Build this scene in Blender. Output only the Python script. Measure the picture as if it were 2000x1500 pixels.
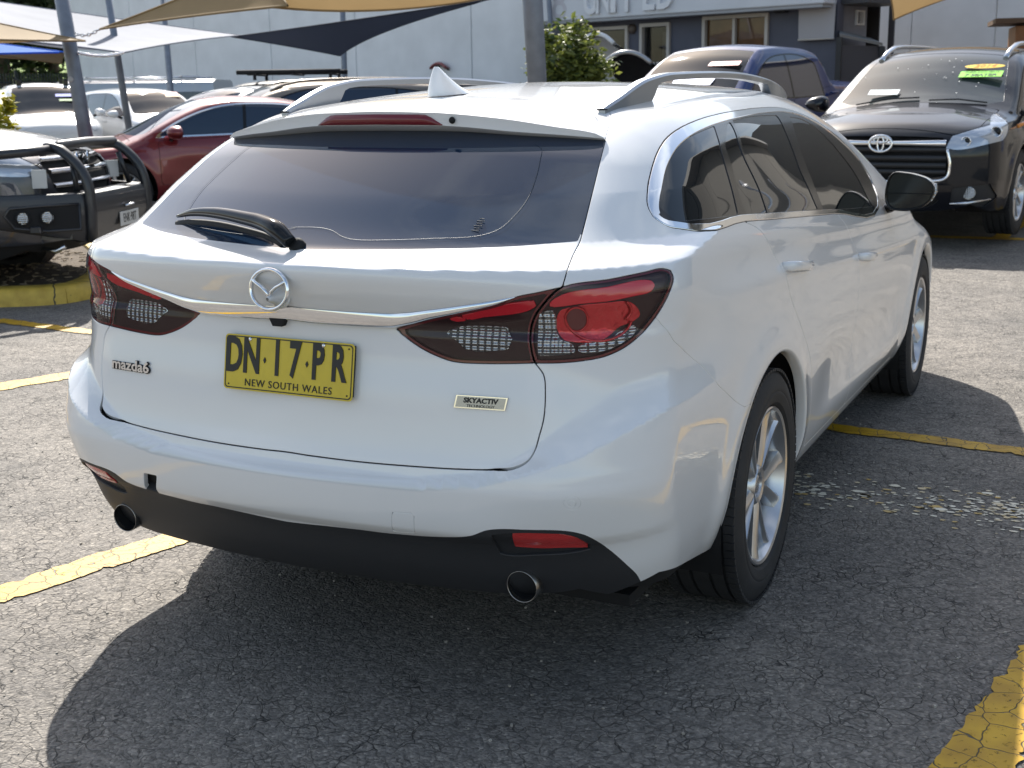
import bpy, math, random
import numpy as np
from mathutils import Vector, Matrix
for o in list(bpy.data.objects): bpy.data.objects.remove(o)
SC = bpy.context.scene
COL = SC.collection
random.seed(7); RNG = np.random.default_rng(7)
# ---------------------------------------------------------------- camera
F_PX = 2452.8; YAW, PITCH, ROLL = -0.4578, 0.2268, -0.014
CAM_POS = (1.7673, -2.2992, 1.431)
_f = np.array([math.sin(YAW) * math.cos(PITCH), math.cos(YAW) * math.cos(PITCH), -math.sin(PITCH)])
_r = np.array([math.cos(YAW), -math.sin(YAW), 0.0]); _u = np.cross(_r, _f)
_r2 = math.cos(ROLL) * _r + math.sin(ROLL) * _u; _u2 = -math.sin(ROLL) * _r + math.cos(ROLL) * _u
cd = bpy.data.cameras.new('camera'); cam = bpy.data.objects.new('camera', cd); COL.objects.link(cam)
cam.matrix_world = Matrix(((_r2[0], _u2[0], -_f[0], CAM_POS[0]), (_r2[1], _u2[1], -_f[1], CAM_POS[1]), (_r2[2], _u2[2], -_f[2], CAM_POS[2]), (0, 0, 0, 1)))
cd.sensor_width = 36; cd.lens = 36 * F_PX / 2000; cd.clip_start = .05; cd.clip_end = 900
cd.dof.use_dof = True; cd.dof.focus_distance = 3.2; cd.dof.aperture_fstop = 9.0
SC.camera = cam
# ---------------------------------------------------------------- sky and sun
SUN = np.array([-.71, .93, 1.0]); SUN /= np.linalg.norm(SUN)
SUN_EL = math.asin(SUN[2]); SUN_AZ = math.atan2(SUN[0], SUN[1])
W = bpy.data.worlds.new('World'); SC.world = W; W.use_nodes = True
nt = W.node_tree; nt.nodes.clear()
wo = nt.nodes.new('ShaderNodeOutputWorld'); bg = nt.nodes.new('ShaderNodeBackground')
sky = nt.nodes.new('ShaderNodeTexSky'); sky.sky_type = 'NISHITA'; sky.sun_disc = False
sky.sun_elevation = SUN_EL; sky.sun_rotation = SUN_AZ; sky.air_density = 1.0; sky.dust_density = 1.2; sky.ozone_density = 1.0
# thin broken cloud spread evenly over the whole sky
tc = nt.nodes.new('ShaderNodeTexCoord'); mp = nt.nodes.new('ShaderNodeMapping'); mp.inputs['Scale'].default_value = (1, 1, 2.6)
nz = nt.nodes.new('ShaderNodeTexNoise'); nz.inputs['Scale'].default_value = 2.3; nz.inputs['Detail'].default_value = 7; nz.inputs['Roughness'].default_value = .55
cr = nt.nodes.new('ShaderNodeValToRGB'); cr.color_ramp.elements[0].position = .50; cr.color_ramp.elements[1].position = .78
cr.color_ramp.elements[1].color = (.75, .75, .75, 1)
mx = nt.nodes.new('ShaderNodeMix'); mx.data_type = 'RGBA'; mx.inputs['B'].default_value = (7.5, 8.2, 9.2, 1)
wb = nt.nodes.new('ShaderNodeMix'); wb.data_type = 'RGBA'; wb.blend_type = 'MULTIPLY'; wb.inputs['Factor'].default_value = 1; wb.inputs['B'].default_value = (1.02, .955, .86, 1)   # white balance
L = nt.links
L.new(tc.outputs['Generated'], mp.inputs['Vector']); L.new(mp.outputs['Vector'], nz.inputs['Vector']); L.new(nz.outputs['Fac'], cr.inputs['Fac'])
L.new(cr.outputs['Color'], mx.inputs['Factor']); L.new(sky.outputs['Color'], mx.inputs['A']); L.new(mx.outputs['Result'], wb.inputs['A']); L.new(wb.outputs['Result'], bg.inputs['Color'])
L.new(bg.outputs['Background'], wo.inputs['Surface'])
bg.inputs['Strength'].default_value = .12
sl = bpy.data.lights.new('sun', 'SUN'); sl.energy = 4.6; sl.angle = math.radians(.53); sl.color = (1, .955, .88)
so = bpy.data.objects.new('sun', sl); COL.objects.link(so); so.location = (-20, 26, 28)
so.rotation_euler = Vector(SUN).to_track_quat('Z', 'Y').to_euler()
SC.view_settings.view_transform = 'Standard'; SC.view_settings.look = 'None'; SC.view_settings.gamma = 1.0
SC.view_settings.use_curve_mapping = False; SC.view_settings.exposure = .95
SC.cycles.max_bounces = 8; SC.cycles.transparent_max_bounces = 12; SC.cycles.caustics_reflective = False; SC.cycles.caustics_refractive = False
# ---------------------------------------------------------------- helpers
def curve(xs, ys, n=400):
    """smooth monotone-ish interpolant (pchip), sampled densely"""
    xs = np.array(xs, float); ys = np.array(ys, float)
    h = np.diff(xs); d = np.diff(ys) / h
    m = np.zeros_like(xs); m[0] = d[0]; m[-1] = d[-1]
    for i in range(1, len(xs) - 1):
        if d[i - 1] * d[i] > 0:
            w1 = 2 * h[i] + h[i - 1]; w2 = h[i] + 2 * h[i - 1]
            m[i] = (w1 + w2) / (w1 / d[i - 1] + w2 / d[i])
    X = np.linspace(xs[0], xs[-1], n)
    k = np.clip(np.searchsorted(xs, X, side='right') - 1, 0, len(xs) - 2)
    t = (X - xs[k]) / h[k]
    Y = ((1 + 2 * t) * (1 - t) ** 2 * ys[k] + t * (1 - t) ** 2 * h[k] * m[k]
         + t * t * (3 - 2 * t) * ys[k + 1] + t * t * (t - 1) * h[k] * m[k + 1])
    return lambda q: np.interp(q, X, Y)

def sstep(a, b, x):
    t = np.clip((x - a) / (b - a), 0, 1)
    return t * t * (3 - 2 * t)

def rmax(a, b, r):
    """intersection of two half spaces with a rounded edge of radius r"""
    u = np.maximum(a + r, 0); w = np.maximum(b + r, 0)
    return np.minimum(np.maximum(a, b), -r) + np.sqrt(u * u + w * w)

class SM:
    """surface mesh in numpy: vertices, normals, triangles"""
    def __init__(s, V, N, T): s.V, s.N, s.T = V, N, T

def compact(V, N, T):
    u, inv = np.unique(T.ravel(), return_inverse=True)
    return SM(V[u], N[u], inv.reshape(-1, 3))

def split(m, d, eps=2e-4):
    """cut the mesh along d = 0 ; returns (inside d<0, outside d>0)"""
    d = np.where(np.abs(d) < eps, eps, d)
    s = d > 0; T = m.T
    cnt = s[T].sum(1)
    full_in = T[cnt == 0]; full_out = T[cnt == 3]
    mix = T[(cnt == 1) | (cnt == 2)]
    if len(mix) == 0:
        return (compact(m.V, m.N, full_in) if len(full_in) else None,
                compact(m.V, m.N, full_out) if len(full_out) else None)
    sm = s[mix]; lone_is_out = sm.sum(1) == 1
    lone = np.where(lone_is_out[:, None], sm, ~sm).argmax(1)
    r = np.arange(len(mix))
    a = mix[r, lone]; b = mix[r, (lone + 1) % 3]; c = mix[r, (lone + 2) % 3]
    e = np.concatenate([np.stack([a, b], 1), np.stack([a, c], 1)])
    es = np.sort(e, 1)
    ue, inv = np.unique(es, axis=0, return_inverse=True)
    inv = inv.ravel()
    da = d[ue[:, 0]]; db = d[ue[:, 1]]; t = (da / (da - db))[:, None]
    nv = m.V[ue[:, 0]] * (1 - t) + m.V[ue[:, 1]] * t
    nn = m.N[ue[:, 0]] * (1 - t) + m.N[ue[:, 1]] * t
    nn /= np.linalg.norm(nn, axis=1)[:, None] + 1e-12
    V = np.vstack([m.V, nv]); N = np.vstack([m.N, nn])
    k = len(mix); ab = inv[:k] + len(m.V); ac = inv[k:] + len(m.V)
    tl = np.stack([a, ab, ac], 1)
    tq = np.vstack([np.stack([ab, b, c], 1), np.stack([ab, c, ac], 1)])
    lo2 = np.concatenate([lone_is_out, lone_is_out])
    Tin = np.vstack([full_in, tl[~lone_is_out], tq[lo2]])
    Tout = np.vstack([full_out, tl[lone_is_out], tq[~lo2]])
    return (compact(V, N, Tin) if len(Tin) else None, compact(V, N, Tout) if len(Tout) else None)

def poly_sdf(P, poly):
    """signed distance (negative inside) of 2-D points P to a closed polygon"""
    poly = np.asarray(poly, float); A = poly; B = np.roll(poly, -1, 0)
    best = np.full(len(P), 1e9); ins = np.zeros(len(P), bool)
    for a, b in zip(A, B):
        ab = b - a; L = ab @ ab + 1e-12
        t = np.clip(((P - a) @ ab) / L, 0, 1)
        q = P - a - t[:, None] * ab
        best = np.minimum(best, (q * q).sum(1))
        c = (a[1] > P[:, 1]) != (b[1] > P[:, 1])
        with np.errstate(divide='ignore', invalid='ignore'):
            xi = a[0] + (P[:, 1] - a[1]) * ab[0] / (ab[1] if ab[1] else 1e-12)
        ins ^= c & (P[:, 0] < xi)
    return np.sqrt(best) * np.where(ins, -1, 1)

def smooth_poly(pts, closed=True, n=6, corner=50):
    """Catmull-Rom through the points, keeping corners sharper than `corner` degrees"""
    p = np.asarray(pts, float); m = len(p); out = []
    def tang(i):
        if not closed and i in (0, m - 1):
            return None
        a, b, c = p[(i - 1) % m], p[i], p[(i + 1) % m]
        u = b - a; v = c - b; lu = np.linalg.norm(u); lv = np.linalg.norm(v)
        if lu < 1e-9 or lv < 1e-9: return None
        if np.degrees(np.arccos(np.clip(u @ v / lu / lv, -1, 1))) > corner: return None
        t = (u / lu + v / lv); t /= np.linalg.norm(t) + 1e-12
        return t
    for i in range(m if closed else m - 1):
        a, b = p[i], p[(i + 1) % m]; L = np.linalg.norm(b - a)
        ta, tb = tang(i), tang((i + 1) % m)
        ta = (b - a) if ta is None else ta * L
        tb = (b - a) if tb is None else tb * L
        for k in range(n):
            t = k / n
            out.append((1 + 2 * t) * (1 - t) ** 2 * a + t * (1 - t) ** 2 * ta + t * t * (3 - 2 * t) * b + t * t * (t - 1) * tb)
    if not closed: out.append(p[-1])
    return np.array(out)

class Body:
    """car body as an implicit solid f<0, meshed on a box template around a spine.
    f takes half points (x>=0)."""
    def __init__(s, f, box, spine, res, zfine=()):
        s.f = f; s.box = box; s.spine = spine; s.res = res; s.zfine = zfine
    def grad(s, P, h=1.5e-3):
        g = np.empty_like(P)
        for i in range(3):
            e = np.zeros(3); e[i] = h
            g[:, i] = s.f(P + e) - s.f(P - e)
        return g / (np.linalg.norm(g, axis=1)[:, None] + 1e-12)
    def mesh(s):
        W, y0, y1, z0, z1 = s.box; ya, yb, zs = s.spine; rx, ry, rz = s.res
        nx = max(4, int(W / rx)); ny = max(8, int((y1 - y0) / ry)); nz = max(6, int((z1 - z0) / rz))
        xs = np.linspace(0, W, nx + 1); ys = np.linspace(y0, y1, ny + 1); zz = np.linspace(z0, z1, nz + 1)
        for a, b, st_ in s.zfine: zz = np.unique(np.concatenate([zz[(zz < a) | (zz > b)], np.arange(a, b, st_)]))
        nz = len(zz) - 1
        pts = []; quads = []
        def add(fn, na, nb, flip):
            base = sum(len(q) for q in pts)
            g = np.array([fn(i, j) for i in range(na + 1) for j in range(nb + 1)], float); pts.append(g)
            i, j = np.meshgrid(np.arange(na), np.arange(nb), indexing='ij')
            a = (base + i * (nb + 1) + j).ravel(); b = a + nb + 1
            q = np.stack([a, b, b + 1, a + 1], 1)
            quads.append(q[:, ::-1] if flip else q)
        add(lambda i, j: (xs[i], y0, zz[j]), nx, nz, False)
        add(lambda i, j: (W, ys[i], zz[j]), ny, nz, False)
        add(lambda i, j: (xs[i], y1, zz[j]), nx, nz, True)
        add(lambda i, j: (xs[i], ys[j], z1), nx, ny, False)
        P = np.vstack(pts); Q = np.vstack(quads)
        key = np.round(P * 1e5).astype(np.int64)
        _, first, inv = np.unique(key, axis=0, return_index=True, return_inverse=True)
        P = P[first]; Q = inv.ravel()[Q]
        C = np.stack([0 * P[:, 0], np.clip(P[:, 1], ya, yb), 0 * P[:, 0] + zs], 1)
        D = P - C
        lo = np.zeros(len(P)); hi = np.full(len(P), 1.25)
        for _ in range(32):
            mid = (lo + hi) / 2
            ins = s.f(C + D * mid[:, None]) < 0
            lo = np.where(ins, mid, lo); hi = np.where(ins, hi, mid)
        V = C + D * lo[:, None]
        V[P[:, 0] == 0, 0] = 0
        N = s.grad(np.where(V[:, :1] < 2e-3, V + [2e-3, 0, 0], V))
        N[P[:, 0] == 0, 0] = 0
        N /= np.linalg.norm(N, axis=1)[:, None]
        # triangulate on the shorter diagonal
        a, b, c, d = Q.T
        sh = np.linalg.norm(V[a] - V[c], axis=1) < np.linalg.norm(V[b] - V[d], axis=1)
        T = np.vstack([np.stack([a, b, c], 1)[sh], np.stack([a, c, d], 1)[sh],
                       np.stack([a, b, d], 1)[~sh], np.stack([b, c, d], 1)[~sh]])
        ar = np.linalg.norm(np.cross(V[T[:, 1]] - V[T[:, 0]], V[T[:, 2]] - V[T[:, 0]]), axis=1)
        T = T[ar > 1e-10]
        fn = np.cross(V[T[:, 1]] - V[T[:, 0]], V[T[:, 2]] - V[T[:, 0]])
        w = (fn * N[T].sum(1)).sum(1) < 0
        T[w] = T[w][:, ::-1]
        return SM(V, N, T)
    def hit(s, O, D, t0=.5, t1=40, n=1500):
        """first point where rays meet the full (mirrored) body"""
        out = []
        for o, d in zip(O, D):
            ts = np.linspace(t0, t1, n); q = o + ts[:, None] * d; q[:, 0] = np.abs(q[:, 0])
            v = s.f(q); k = np.argmax(v < 0)
            if not v[k] < 0: out.append([np.nan] * 3); continue
            a, b = ts[k - 1], ts[k]
            for _ in range(30):
                m = (a + b) / 2; q = o + m * d
                if s.f(np.array([[abs(q[0]), q[1], q[2]]]))[0] < 0: b = m
                else: a = m
            out.append(o + a * d)
        return np.array(out)

def mirror(m):
    V = m.V * [-1, 1, 1]; N = m.N * [-1, 1, 1]
    return SM(V, N, m.T[:, ::-1].copy())

def join(ms):
    ms = [m for m in ms if m is not None]; o = 0; V = []; N = []; T = []
    for m in ms:
        V.append(m.V); N.append(m.N); T.append(m.T + o); o += len(m.V)
    return SM(np.vstack(V), np.vstack(N), np.vstack(T))

def both(m):
    """weld the half mesh to its mirror image along x = 0"""
    V = np.vstack([m.V, m.V * [-1, 1, 1]]); N = np.vstack([m.N, m.N * [-1, 1, 1]])
    T = np.vstack([m.T, m.T[:, ::-1] + len(m.V)])
    idx = np.arange(len(V)); z = np.where(np.abs(m.V[:, 0]) < 1e-9)[0]
    idx[z + len(m.V)] = z
    return compact(V, N, idx[T])

def boundary(T):
    e = np.concatenate([T[:, [0, 1]], T[:, [1, 2]], T[:, [2, 0]]])
    es = np.sort(e, 1)
    _, inv, c = np.unique(es, axis=0, return_inverse=True, return_counts=True)
    return e[c[inv.ravel()] == 1]

def skirted(m, depth=.012, bev=.0015, skip0=True):
    """panel with rolled edges: the outline turns inwards by bev and then goes down by depth"""
    e = boundary(m.T)
    if skip0: e = e[~((np.abs(m.V[e[:, 0], 0]) < 1e-7) & (np.abs(m.V[e[:, 1], 0]) < 1e-7))]
    if len(e) == 0: return m
    n = len(m.V); u, inv = np.unique(e.ravel(), return_inverse=True); ei = inv.reshape(-1, 2)
    # outward in-surface direction at every rim vertex
    t = m.V[e[:, 1]] - m.V[e[:, 0]]
    t /= np.linalg.norm(t, axis=1)[:, None] + 1e-12
    o = np.cross(t, m.N[e[:, 0]]); O = np.zeros((len(u), 3))
    np.add.at(O, ei[:, 0], o); np.add.at(O, ei[:, 1], o)
    O /= np.linalg.norm(O, axis=1)[:, None] + 1e-12
    Nu = m.N[u]
    r1 = m.V[u] + O * bev - Nu * bev * 1.2
    r2 = r1 - Nu * depth
    V = np.vstack([m.V, r1, r1, r2]); k = len(u)
    n1 = Nu * .5 + O * .85; n1 /= np.linalg.norm(n1, axis=1)[:, None]
    N = np.vstack([m.N, n1, O, O])
    a = e[:, 0]; b = e[:, 1]; A = n + ei[:, 0]; B = n + ei[:, 1]
    A2, B2, A3, B3 = A + k, B + k, A + 2 * k, B + 2 * k
    T = np.vstack([m.T, np.stack([b, a, A], 1), np.stack([b, A, B], 1), np.stack([B2, A2, A3], 1), np.stack([B2, A3, B3], 1)])
    return SM(V, N, T)

def offset(m, d): return SM(m.V + m.N * d, m.N, m.T)

# ---------------------------------------------------------------- scene objects
def to_mesh(name, m, mat, smooth=True):
    me = bpy.data.meshes.new(name)
    n = len(m.V); k = len(m.T)
    me.vertices.add(n); me.vertices.foreach_set('co', m.V.astype(np.float32).ravel())
    me.loops.add(3 * k); me.loops.foreach_set('vertex_index', m.T.astype(np.int32).ravel())
    me.polygons.add(k); me.polygons.foreach_set('loop_start', np.arange(0, 3 * k, 3, dtype=np.int32))
    me.polygons.foreach_set('use_smooth', np.ones(k, bool))
    me.update(calc_edges=True); me.validate()
    if m.N is not None:
        me.normals_split_custom_set_from_vertices(m.N.astype(np.float32))
    if mat: me.materials.append(mat)
    return me

def link(name, me, parent=None, loc=None, rot=None):
    o = bpy.data.objects.new(name, me); COL.objects.link(o)
    if parent: o.parent = parent
    if loc is not None: o.location = loc
    if rot is not None: o.rotation_euler = rot
    return o

def part(name, m, mat, parent=None):
    return link(name, to_mesh(name, m, mat), parent)

def thing(name, label, cat, loc=(0, 0, 0), rz=0, group=None):
    o = bpy.data.objects.new(name, None); COL.objects.link(o)
    o.location = loc; o.rotation_euler = (0, 0, rz); o.empty_display_size = .2
    return tag(o, label, cat, group)

def tag(o, label, cat, group=None, kind=None):
    if label: o['label'] = label
    if cat: o['category'] = cat
    if group: o['group'] = group
    if kind: o['kind'] = kind
    return o

class MB:
    """small mesh builder"""
    def __init__(s): s.v = []; s.f = []; s.sm = []
    def add(s, v, f, smooth=False):
        o = len(s.v); s.v += [tuple(p) for p in v]; s.f += [tuple(i + o for i in q) for q in f]; s.sm += [smooth] * len(f)
        return s
    def box(s, c, d, rz=0, bev=0.0, R=None):
        hx, hy, hz = d[0] / 2, d[1] / 2, d[2] / 2
        if bev <= 0:
            v = [(sx * hx, sy * hy, sz * hz) for sx in (-1, 1) for sy in (-1, 1) for sz in (-1, 1)]
            f = [(0, 1, 3, 2), (4, 6, 7, 5), (0, 4, 5, 1), (2, 3, 7, 6), (0, 2, 6, 4), (1, 5, 7, 3)]
        else:
            b = min(bev, hx * .9, hy * .9, hz * .9); v = []; idx = {}
            for sx in (-1, 1):
                for sy in (-1, 1):
                    for sz in (-1, 1):
                        for k in range(3):
                            p = [sx * (hx - b), sy * (hy - b), sz * (hz - b)]; p[k] += (sx, sy, sz)[k] * b
                            idx[sx, sy, sz, k] = len(v); v.append(p)
            f = []
            for k in range(3):
                a, b2 = [(1, 2), (2, 0), (0, 1)][k]
                for s1 in (-1, 1):
                    q = []
                    for ua, ub in ((-1, -1), (1, -1), (1, 1), (-1, 1)):
                        t = [0, 0, 0]; t[k] = s1; t[a] = ua; t[b2] = ub
                        q.append(idx[t[0], t[1], t[2], k])
                    f.append(q if s1 > 0 else q[::-1])
            for k in range(3):      # edges parallel to axis k
                a, b2 = [(1, 2), (2, 0), (0, 1)][k]
                for ua in (-1, 1):
                    for ub in (-1, 1):
                        t0 = [0, 0, 0]; t0[k] = -1; t0[a] = ua; t0[b2] = ub; t1 = list(t0); t1[k] = 1
                        q = [idx[(*t0, a)], idx[(*t1, a)], idx[(*t1, b2)], idx[(*t0, b2)]]
                        f.append(q if ua * ub < 0 else q[::-1])
            for sx in (-1, 1):
                for sy in (-1, 1):
                    for sz in (-1, 1):
                        q = [idx[sx, sy, sz, 0], idx[sx, sy, sz, 1], idx[sx, sy, sz, 2]]
                        f.append(q if sx * sy * sz > 0 else q[::-1])
        M = np.array(v, float)
        if R is not None: M = M @ np.asarray(R, float).T
        if rz:
            cc, ss = math.cos(rz), math.sin(rz); M = M @ np.array([[cc, ss, 0], [-ss, cc, 0], [0, 0, 1]])
        return s.add(M + np.array(c, float), f)
    def tube(s, pts, r, n=10, caps=True, squash=None, smooth=True):
        """round bar through points; r a number or one per point"""
        P = np.array(pts, float); m = len(P); rr = np.broadcast_to(np.array(r, float), (m,))
        tg = np.gradient(P, axis=0); tg /= np.linalg.norm(tg, axis=1)[:, None] + 1e-12
        up = np.array([0, 0, 1.0]) if abs(tg[0, 2]) < .9 else np.array([1.0, 0, 0])
        v = []; a = None
        for i in range(m):
            if a is None: a = np.cross(up, tg[i])
            a = a - tg[i] * (a @ tg[i]); a /= np.linalg.norm(a) + 1e-12
            b = np.cross(tg[i], a)
            sq = squash if squash else (1, 1)
            for k in range(n):
                t = 2 * math.pi * k / n
                v.append(P[i] + rr[i] * (sq[0] * math.cos(t) * a + sq[1] * math.sin(t) * b))
        f = [(i * n + k, i * n + (k + 1) % n, (i + 1) * n + (k + 1) % n, (i + 1) * n + k) for i in range(m - 1) for k in range(n)]
        s.add(v, f, smooth)
        if caps:
            o = len(s.v) - n * m
            s.f.append(tuple(o + k for k in range(n))[::-1]); s.f.append(tuple(o + (m - 1) * n + k for k in range(n))); s.sm += [False, False]
        return s
    def lathe(s, prof, axis_o, axis_d, n=32, smooth=True, closed=False):
        """prof: list of (along, radius) turned round an axis"""
        d = np.array(axis_d, float); d /= np.linalg.norm(d); o = np.array(axis_o, float)
        up = np.array([0, 0, 1.0]) if abs(d[2]) < .9 else np.array([1.0, 0, 0])
        a = np.cross(up, d); a /= np.linalg.norm(a); b = np.cross(d, a)
        v = [o + h * d + r * (math.cos(2 * math.pi * k / n) * a + math.sin(2 * math.pi * k / n) * b) for h, r in prof for k in range(n)]
        m = len(prof)
        f = [(i * n + k, i * n + (k + 1) % n, (i + 1) * n + (k + 1) % n, (i + 1) * n + k) for i in range(m - 1) for k in range(n)]
        return s.add(v, f, smooth)
    def grid(s, G, smooth=True, flip=False, wrap=False):
        G = np.asarray(G, float); a, b = G.shape[:2]
        f = [(i * b + j, (i + 1) * b + j, (i + 1) * b + (j + 1) % b, i * b + (j + 1) % b) for i in range(a - 1) for j in range(b if wrap else b - 1)]
        if flip: f = [q[::-1] for q in f]
        return s.add(G.reshape(-1, 3), f, smooth)
    def prism(s, poly, o, u, w, h0, h1, smooth=False):
        """extrude a 2-D polygon (u,w axes at o) from h0 to h1 along u x w"""
        o, u, w = (np.array(q, float) for q in (o, u, w)); nn = np.cross(u, w); n = len(poly)
        v = [o + p[0] * u + p[1] * w + h * nn for h in (h0, h1) for p in poly]
        f = [tuple(range(n))[::-1], tuple(range(n, 2 * n))] + [(i, (i + 1) % n, n + (i + 1) % n, n + i) for i in range(n)]
        return s.add(v, f, smooth)
    def build(s, name, mat, parent=None, loc=None, rot=None, autosmooth=None):
        me = bpy.data.meshes.new(name); me.from_pydata(s.v, [], s.f)
        me.polygons.foreach_set('use_smooth', s.sm); 
        if mat: me.materials.append(mat)
        me.update(); me.validate()
        if autosmooth: me.set_sharp_from_angle(angle=math.radians(autosmooth))
        return link(name, me, parent, loc, rot)

def text_obj(name, body, size, mat, parent, loc, rot, depth=.001, align='CENTER', bold=0.0, sx=1.0, shear=0.0, spacing=1.0):
    cu = bpy.data.curves.new(name, 'FONT'); cu.body = body; cu.size = size; cu.extrude = depth
    cu.align_x = align; cu.align_y = 'CENTER'; cu.offset = bold; cu.shear = shear; cu.space_character = spacing
    cu.resolution_u = 3
    o = bpy.data.objects.new(name, cu); COL.objects.link(o)
    dg = bpy.context.evaluated_depsgraph_get()
    me = bpy.data.meshes.new_from_object(o.evaluated_get(dg)); bpy.data.objects.remove(o); bpy.data.curves.remove(cu)
    me.name = name; me.materials.clear(); me.materials.append(mat)
    if sx != 1.0:
        for v in me.vertices: v.co.x *= sx
    return link(name, me, parent, loc, rot)
# ---------------------------------------------------------------- materials
def mat(name, col=(.5, .5, .5), rough=.5, metal=0.0, coat=0.0, spec=.5, coat_rough=.03, bump=None, vary=0.0, vscale=8.0, emit=None):
    m = bpy.data.materials.new(name); m.use_nodes = True; n = m.node_tree; b = n.nodes['Principled BSDF']
    b.inputs['Base Color'].default_value = (*col, 1); b.inputs['Roughness'].default_value = rough; b.inputs['Metallic'].default_value = metal
    b.inputs['Coat Weight'].default_value = coat; b.inputs['Coat Roughness'].default_value = coat_rough; b.inputs['Specular IOR Level'].default_value = spec
    if vary or bump:
        t = n.nodes.new('ShaderNodeTexCoord'); z = n.nodes.new('ShaderNodeTexNoise'); z.inputs['Scale'].default_value = vscale
        z.inputs['Detail'].default_value = 5; n.links.new(t.outputs['Object'], z.inputs['Vector'])
        if vary:
            r = n.nodes.new('ShaderNodeMapRange'); r.inputs['From Min'].default_value = .3; r.inputs['From Max'].default_value = .7
            r.inputs['To Min'].default_value = 1 - vary; r.inputs['To Max'].default_value = 1 + vary
            x = n.nodes.new('ShaderNodeMix'); x.data_type = 'RGBA'; x.blend_type = 'MULTIPLY'; x.inputs['Factor'].default_value = 1
            x.inputs['A'].default_value = (*col, 1)
            n.links.new(z.outputs['Fac'], r.inputs['Value']); n.links.new(r.outputs['Result'], x.inputs['B']); n.links.new(x.outputs['Result'], b.inputs['Base Color'])
        if bump:
            p = n.nodes.new('ShaderNodeBump'); p.inputs['Strength'].default_value = bump[0]; p.inputs['Distance'].default_value = bump[1]
            z2 = n.nodes.new('ShaderNodeTexNoise'); z2.inputs['Scale'].default_value = bump[2]; z2.inputs['Detail'].default_value = 3
            n.links.new(t.outputs['Object'], z2.inputs['Vector']); n.links.new(z2.outputs['Fac'], p.inputs['Height']); n.links.new(p.outputs['Normal'], b.inputs['Normal'])
    if emit:
        b.inputs['Emission Color'].default_value = (*emit[0], 1); b.inputs['Emission Strength'].default_value = emit[1]
    return m

def car_paint(name, col, metal=0.0, rough=.35, flake=.0, spec=.4, coat=1.0):
    m = mat(name, col, rough, metal, coat=coat, coat_rough=.02, spec=spec)
    n = m.node_tree; b = n.nodes['Principled BSDF']
    t = n.nodes.new('ShaderNodeTexCoord')
    if flake:                                   # metallic flake sparkle
        v = n.nodes.new('ShaderNodeTexVoronoi'); v.inputs['Scale'].default_value = 900
        n.links.new(t.outputs['Object'], v.inputs['Vector'])
        x = n.nodes.new('ShaderNodeMix'); x.data_type = 'RGBA'; x.blend_type = 'MULTIPLY'; x.inputs['Factor'].default_value = flake
        x.inputs['A'].default_value = (*col, 1); n.links.new(v.outputs['Color'], x.inputs['B'])
        n.links.new(x.outputs['Result'], b.inputs['Base Color'])
    z = n.nodes.new('ShaderNodeTexNoise'); z.inputs['Scale'].default_value = 3.0; z.inputs['Detail'].default_value = 6; z.inputs['Roughness'].default_value = .7
    n.links.new(t.outputs['Object'], z.inputs['Vector'])
    r = n.nodes.new('ShaderNodeMapRange'); r.inputs['From Min'].default_value = .35; r.inputs['From Max'].default_value = .75; r.inputs['To Min'].default_value = .012; r.inputs['To Max'].default_value = .06
    n.links.new(z.outputs['Fac'], r.inputs['Value']); n.links.new(r.outputs['Result'], b.inputs['Coat Roughness'])
    return m

def lens_mat(name, tint=(1, 1, 1), rough=.02):
    """thin clear plastic or glass cover: tinted see-through with a mirror-like surface"""
    m = bpy.data.materials.new(name); m.use_nodes = True; n = m.node_tree; n.nodes.clear()
    o = n.nodes.new('ShaderNodeOutputMaterial'); a = n.nodes.new('ShaderNodeBsdfTransparent'); g = n.nodes.new('ShaderNodeBsdfGlossy')
    f = n.nodes.new('ShaderNodeFresnel'); f.inputs['IOR'].default_value = 1.38; x = n.nodes.new('ShaderNodeMixShader')
    a.inputs['Color'].default_value = (*tint, 1); g.inputs['Roughness'].default_value = rough
    n.links.new(f.outputs['Fac'], x.inputs['Fac']); n.links.new(a.outputs[0], x.inputs[1]); n.links.new(g.outputs[0], x.inputs[2]); n.links.new(x.outputs[0], o.inputs['Surface'])
    return m

M = {}
M['white'] = car_paint('white_pearl_paint', (.76, .76, .765), 0.0, .28)
M['glass'] = mat('dark_tinted_glass', (.014, .030, .060), .02, spec=.6, coat=.35, coat_rough=.0)
M['side_glass'] = mat('tinted_side_glass', (.010, .013, .016), .015, spec=.5)
M['frit'] = mat('black_glass_edge', (.006, .007, .010), .04, spec=.5)
M['gloss_black'] = mat('gloss_black_trim', (.010, .011, .013), .10, spec=.35)
M['plastic'] = mat('grained_dark_plastic', (.022, .023, .026), .55, bump=(.15, .002, 420))
M['rubber'] = mat('tyre_rubber', (.022, .022, .024), .72, vary=.25, vscale=14, bump=(.25, .002, 160))
M['black'] = mat('black_void', (.004, .004, .005), .8)
M['chrome'] = mat('chrome', (.86, .87, .89), .06, 1.0)
M['satin_chrome'] = mat('satin_metal_trim', (.70, .72, .76), .22, 1.0)
M['alloy'] = mat('silver_alloy', (.58, .59, .61), .30, .9, coat=.6, vary=.06, vscale=20)
M['rail'] = mat('silver_rail_paint', (.34, .37, .41), .32, .75, coat=.4)
M['steel_dark'] = mat('dark_brake_steel', (.12, .115, .11), .45, .8)
M['red_lens'] = mat('red_lamp_plastic', (.90, .012, .035), .15, coat=.5)
M['dark_red'] = mat('smoked_red_plastic', (.16, .008, .014), .14, coat=.4)
M['red_bowl'] = mat('red_reflector', (.72, .03, .035), .22, .45, coat=.5, bump=(.5, .006, 45))
M['smoke'] = mat('smoked_lamp_housing', (.040, .013, .016), .2, spec=.3)
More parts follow.
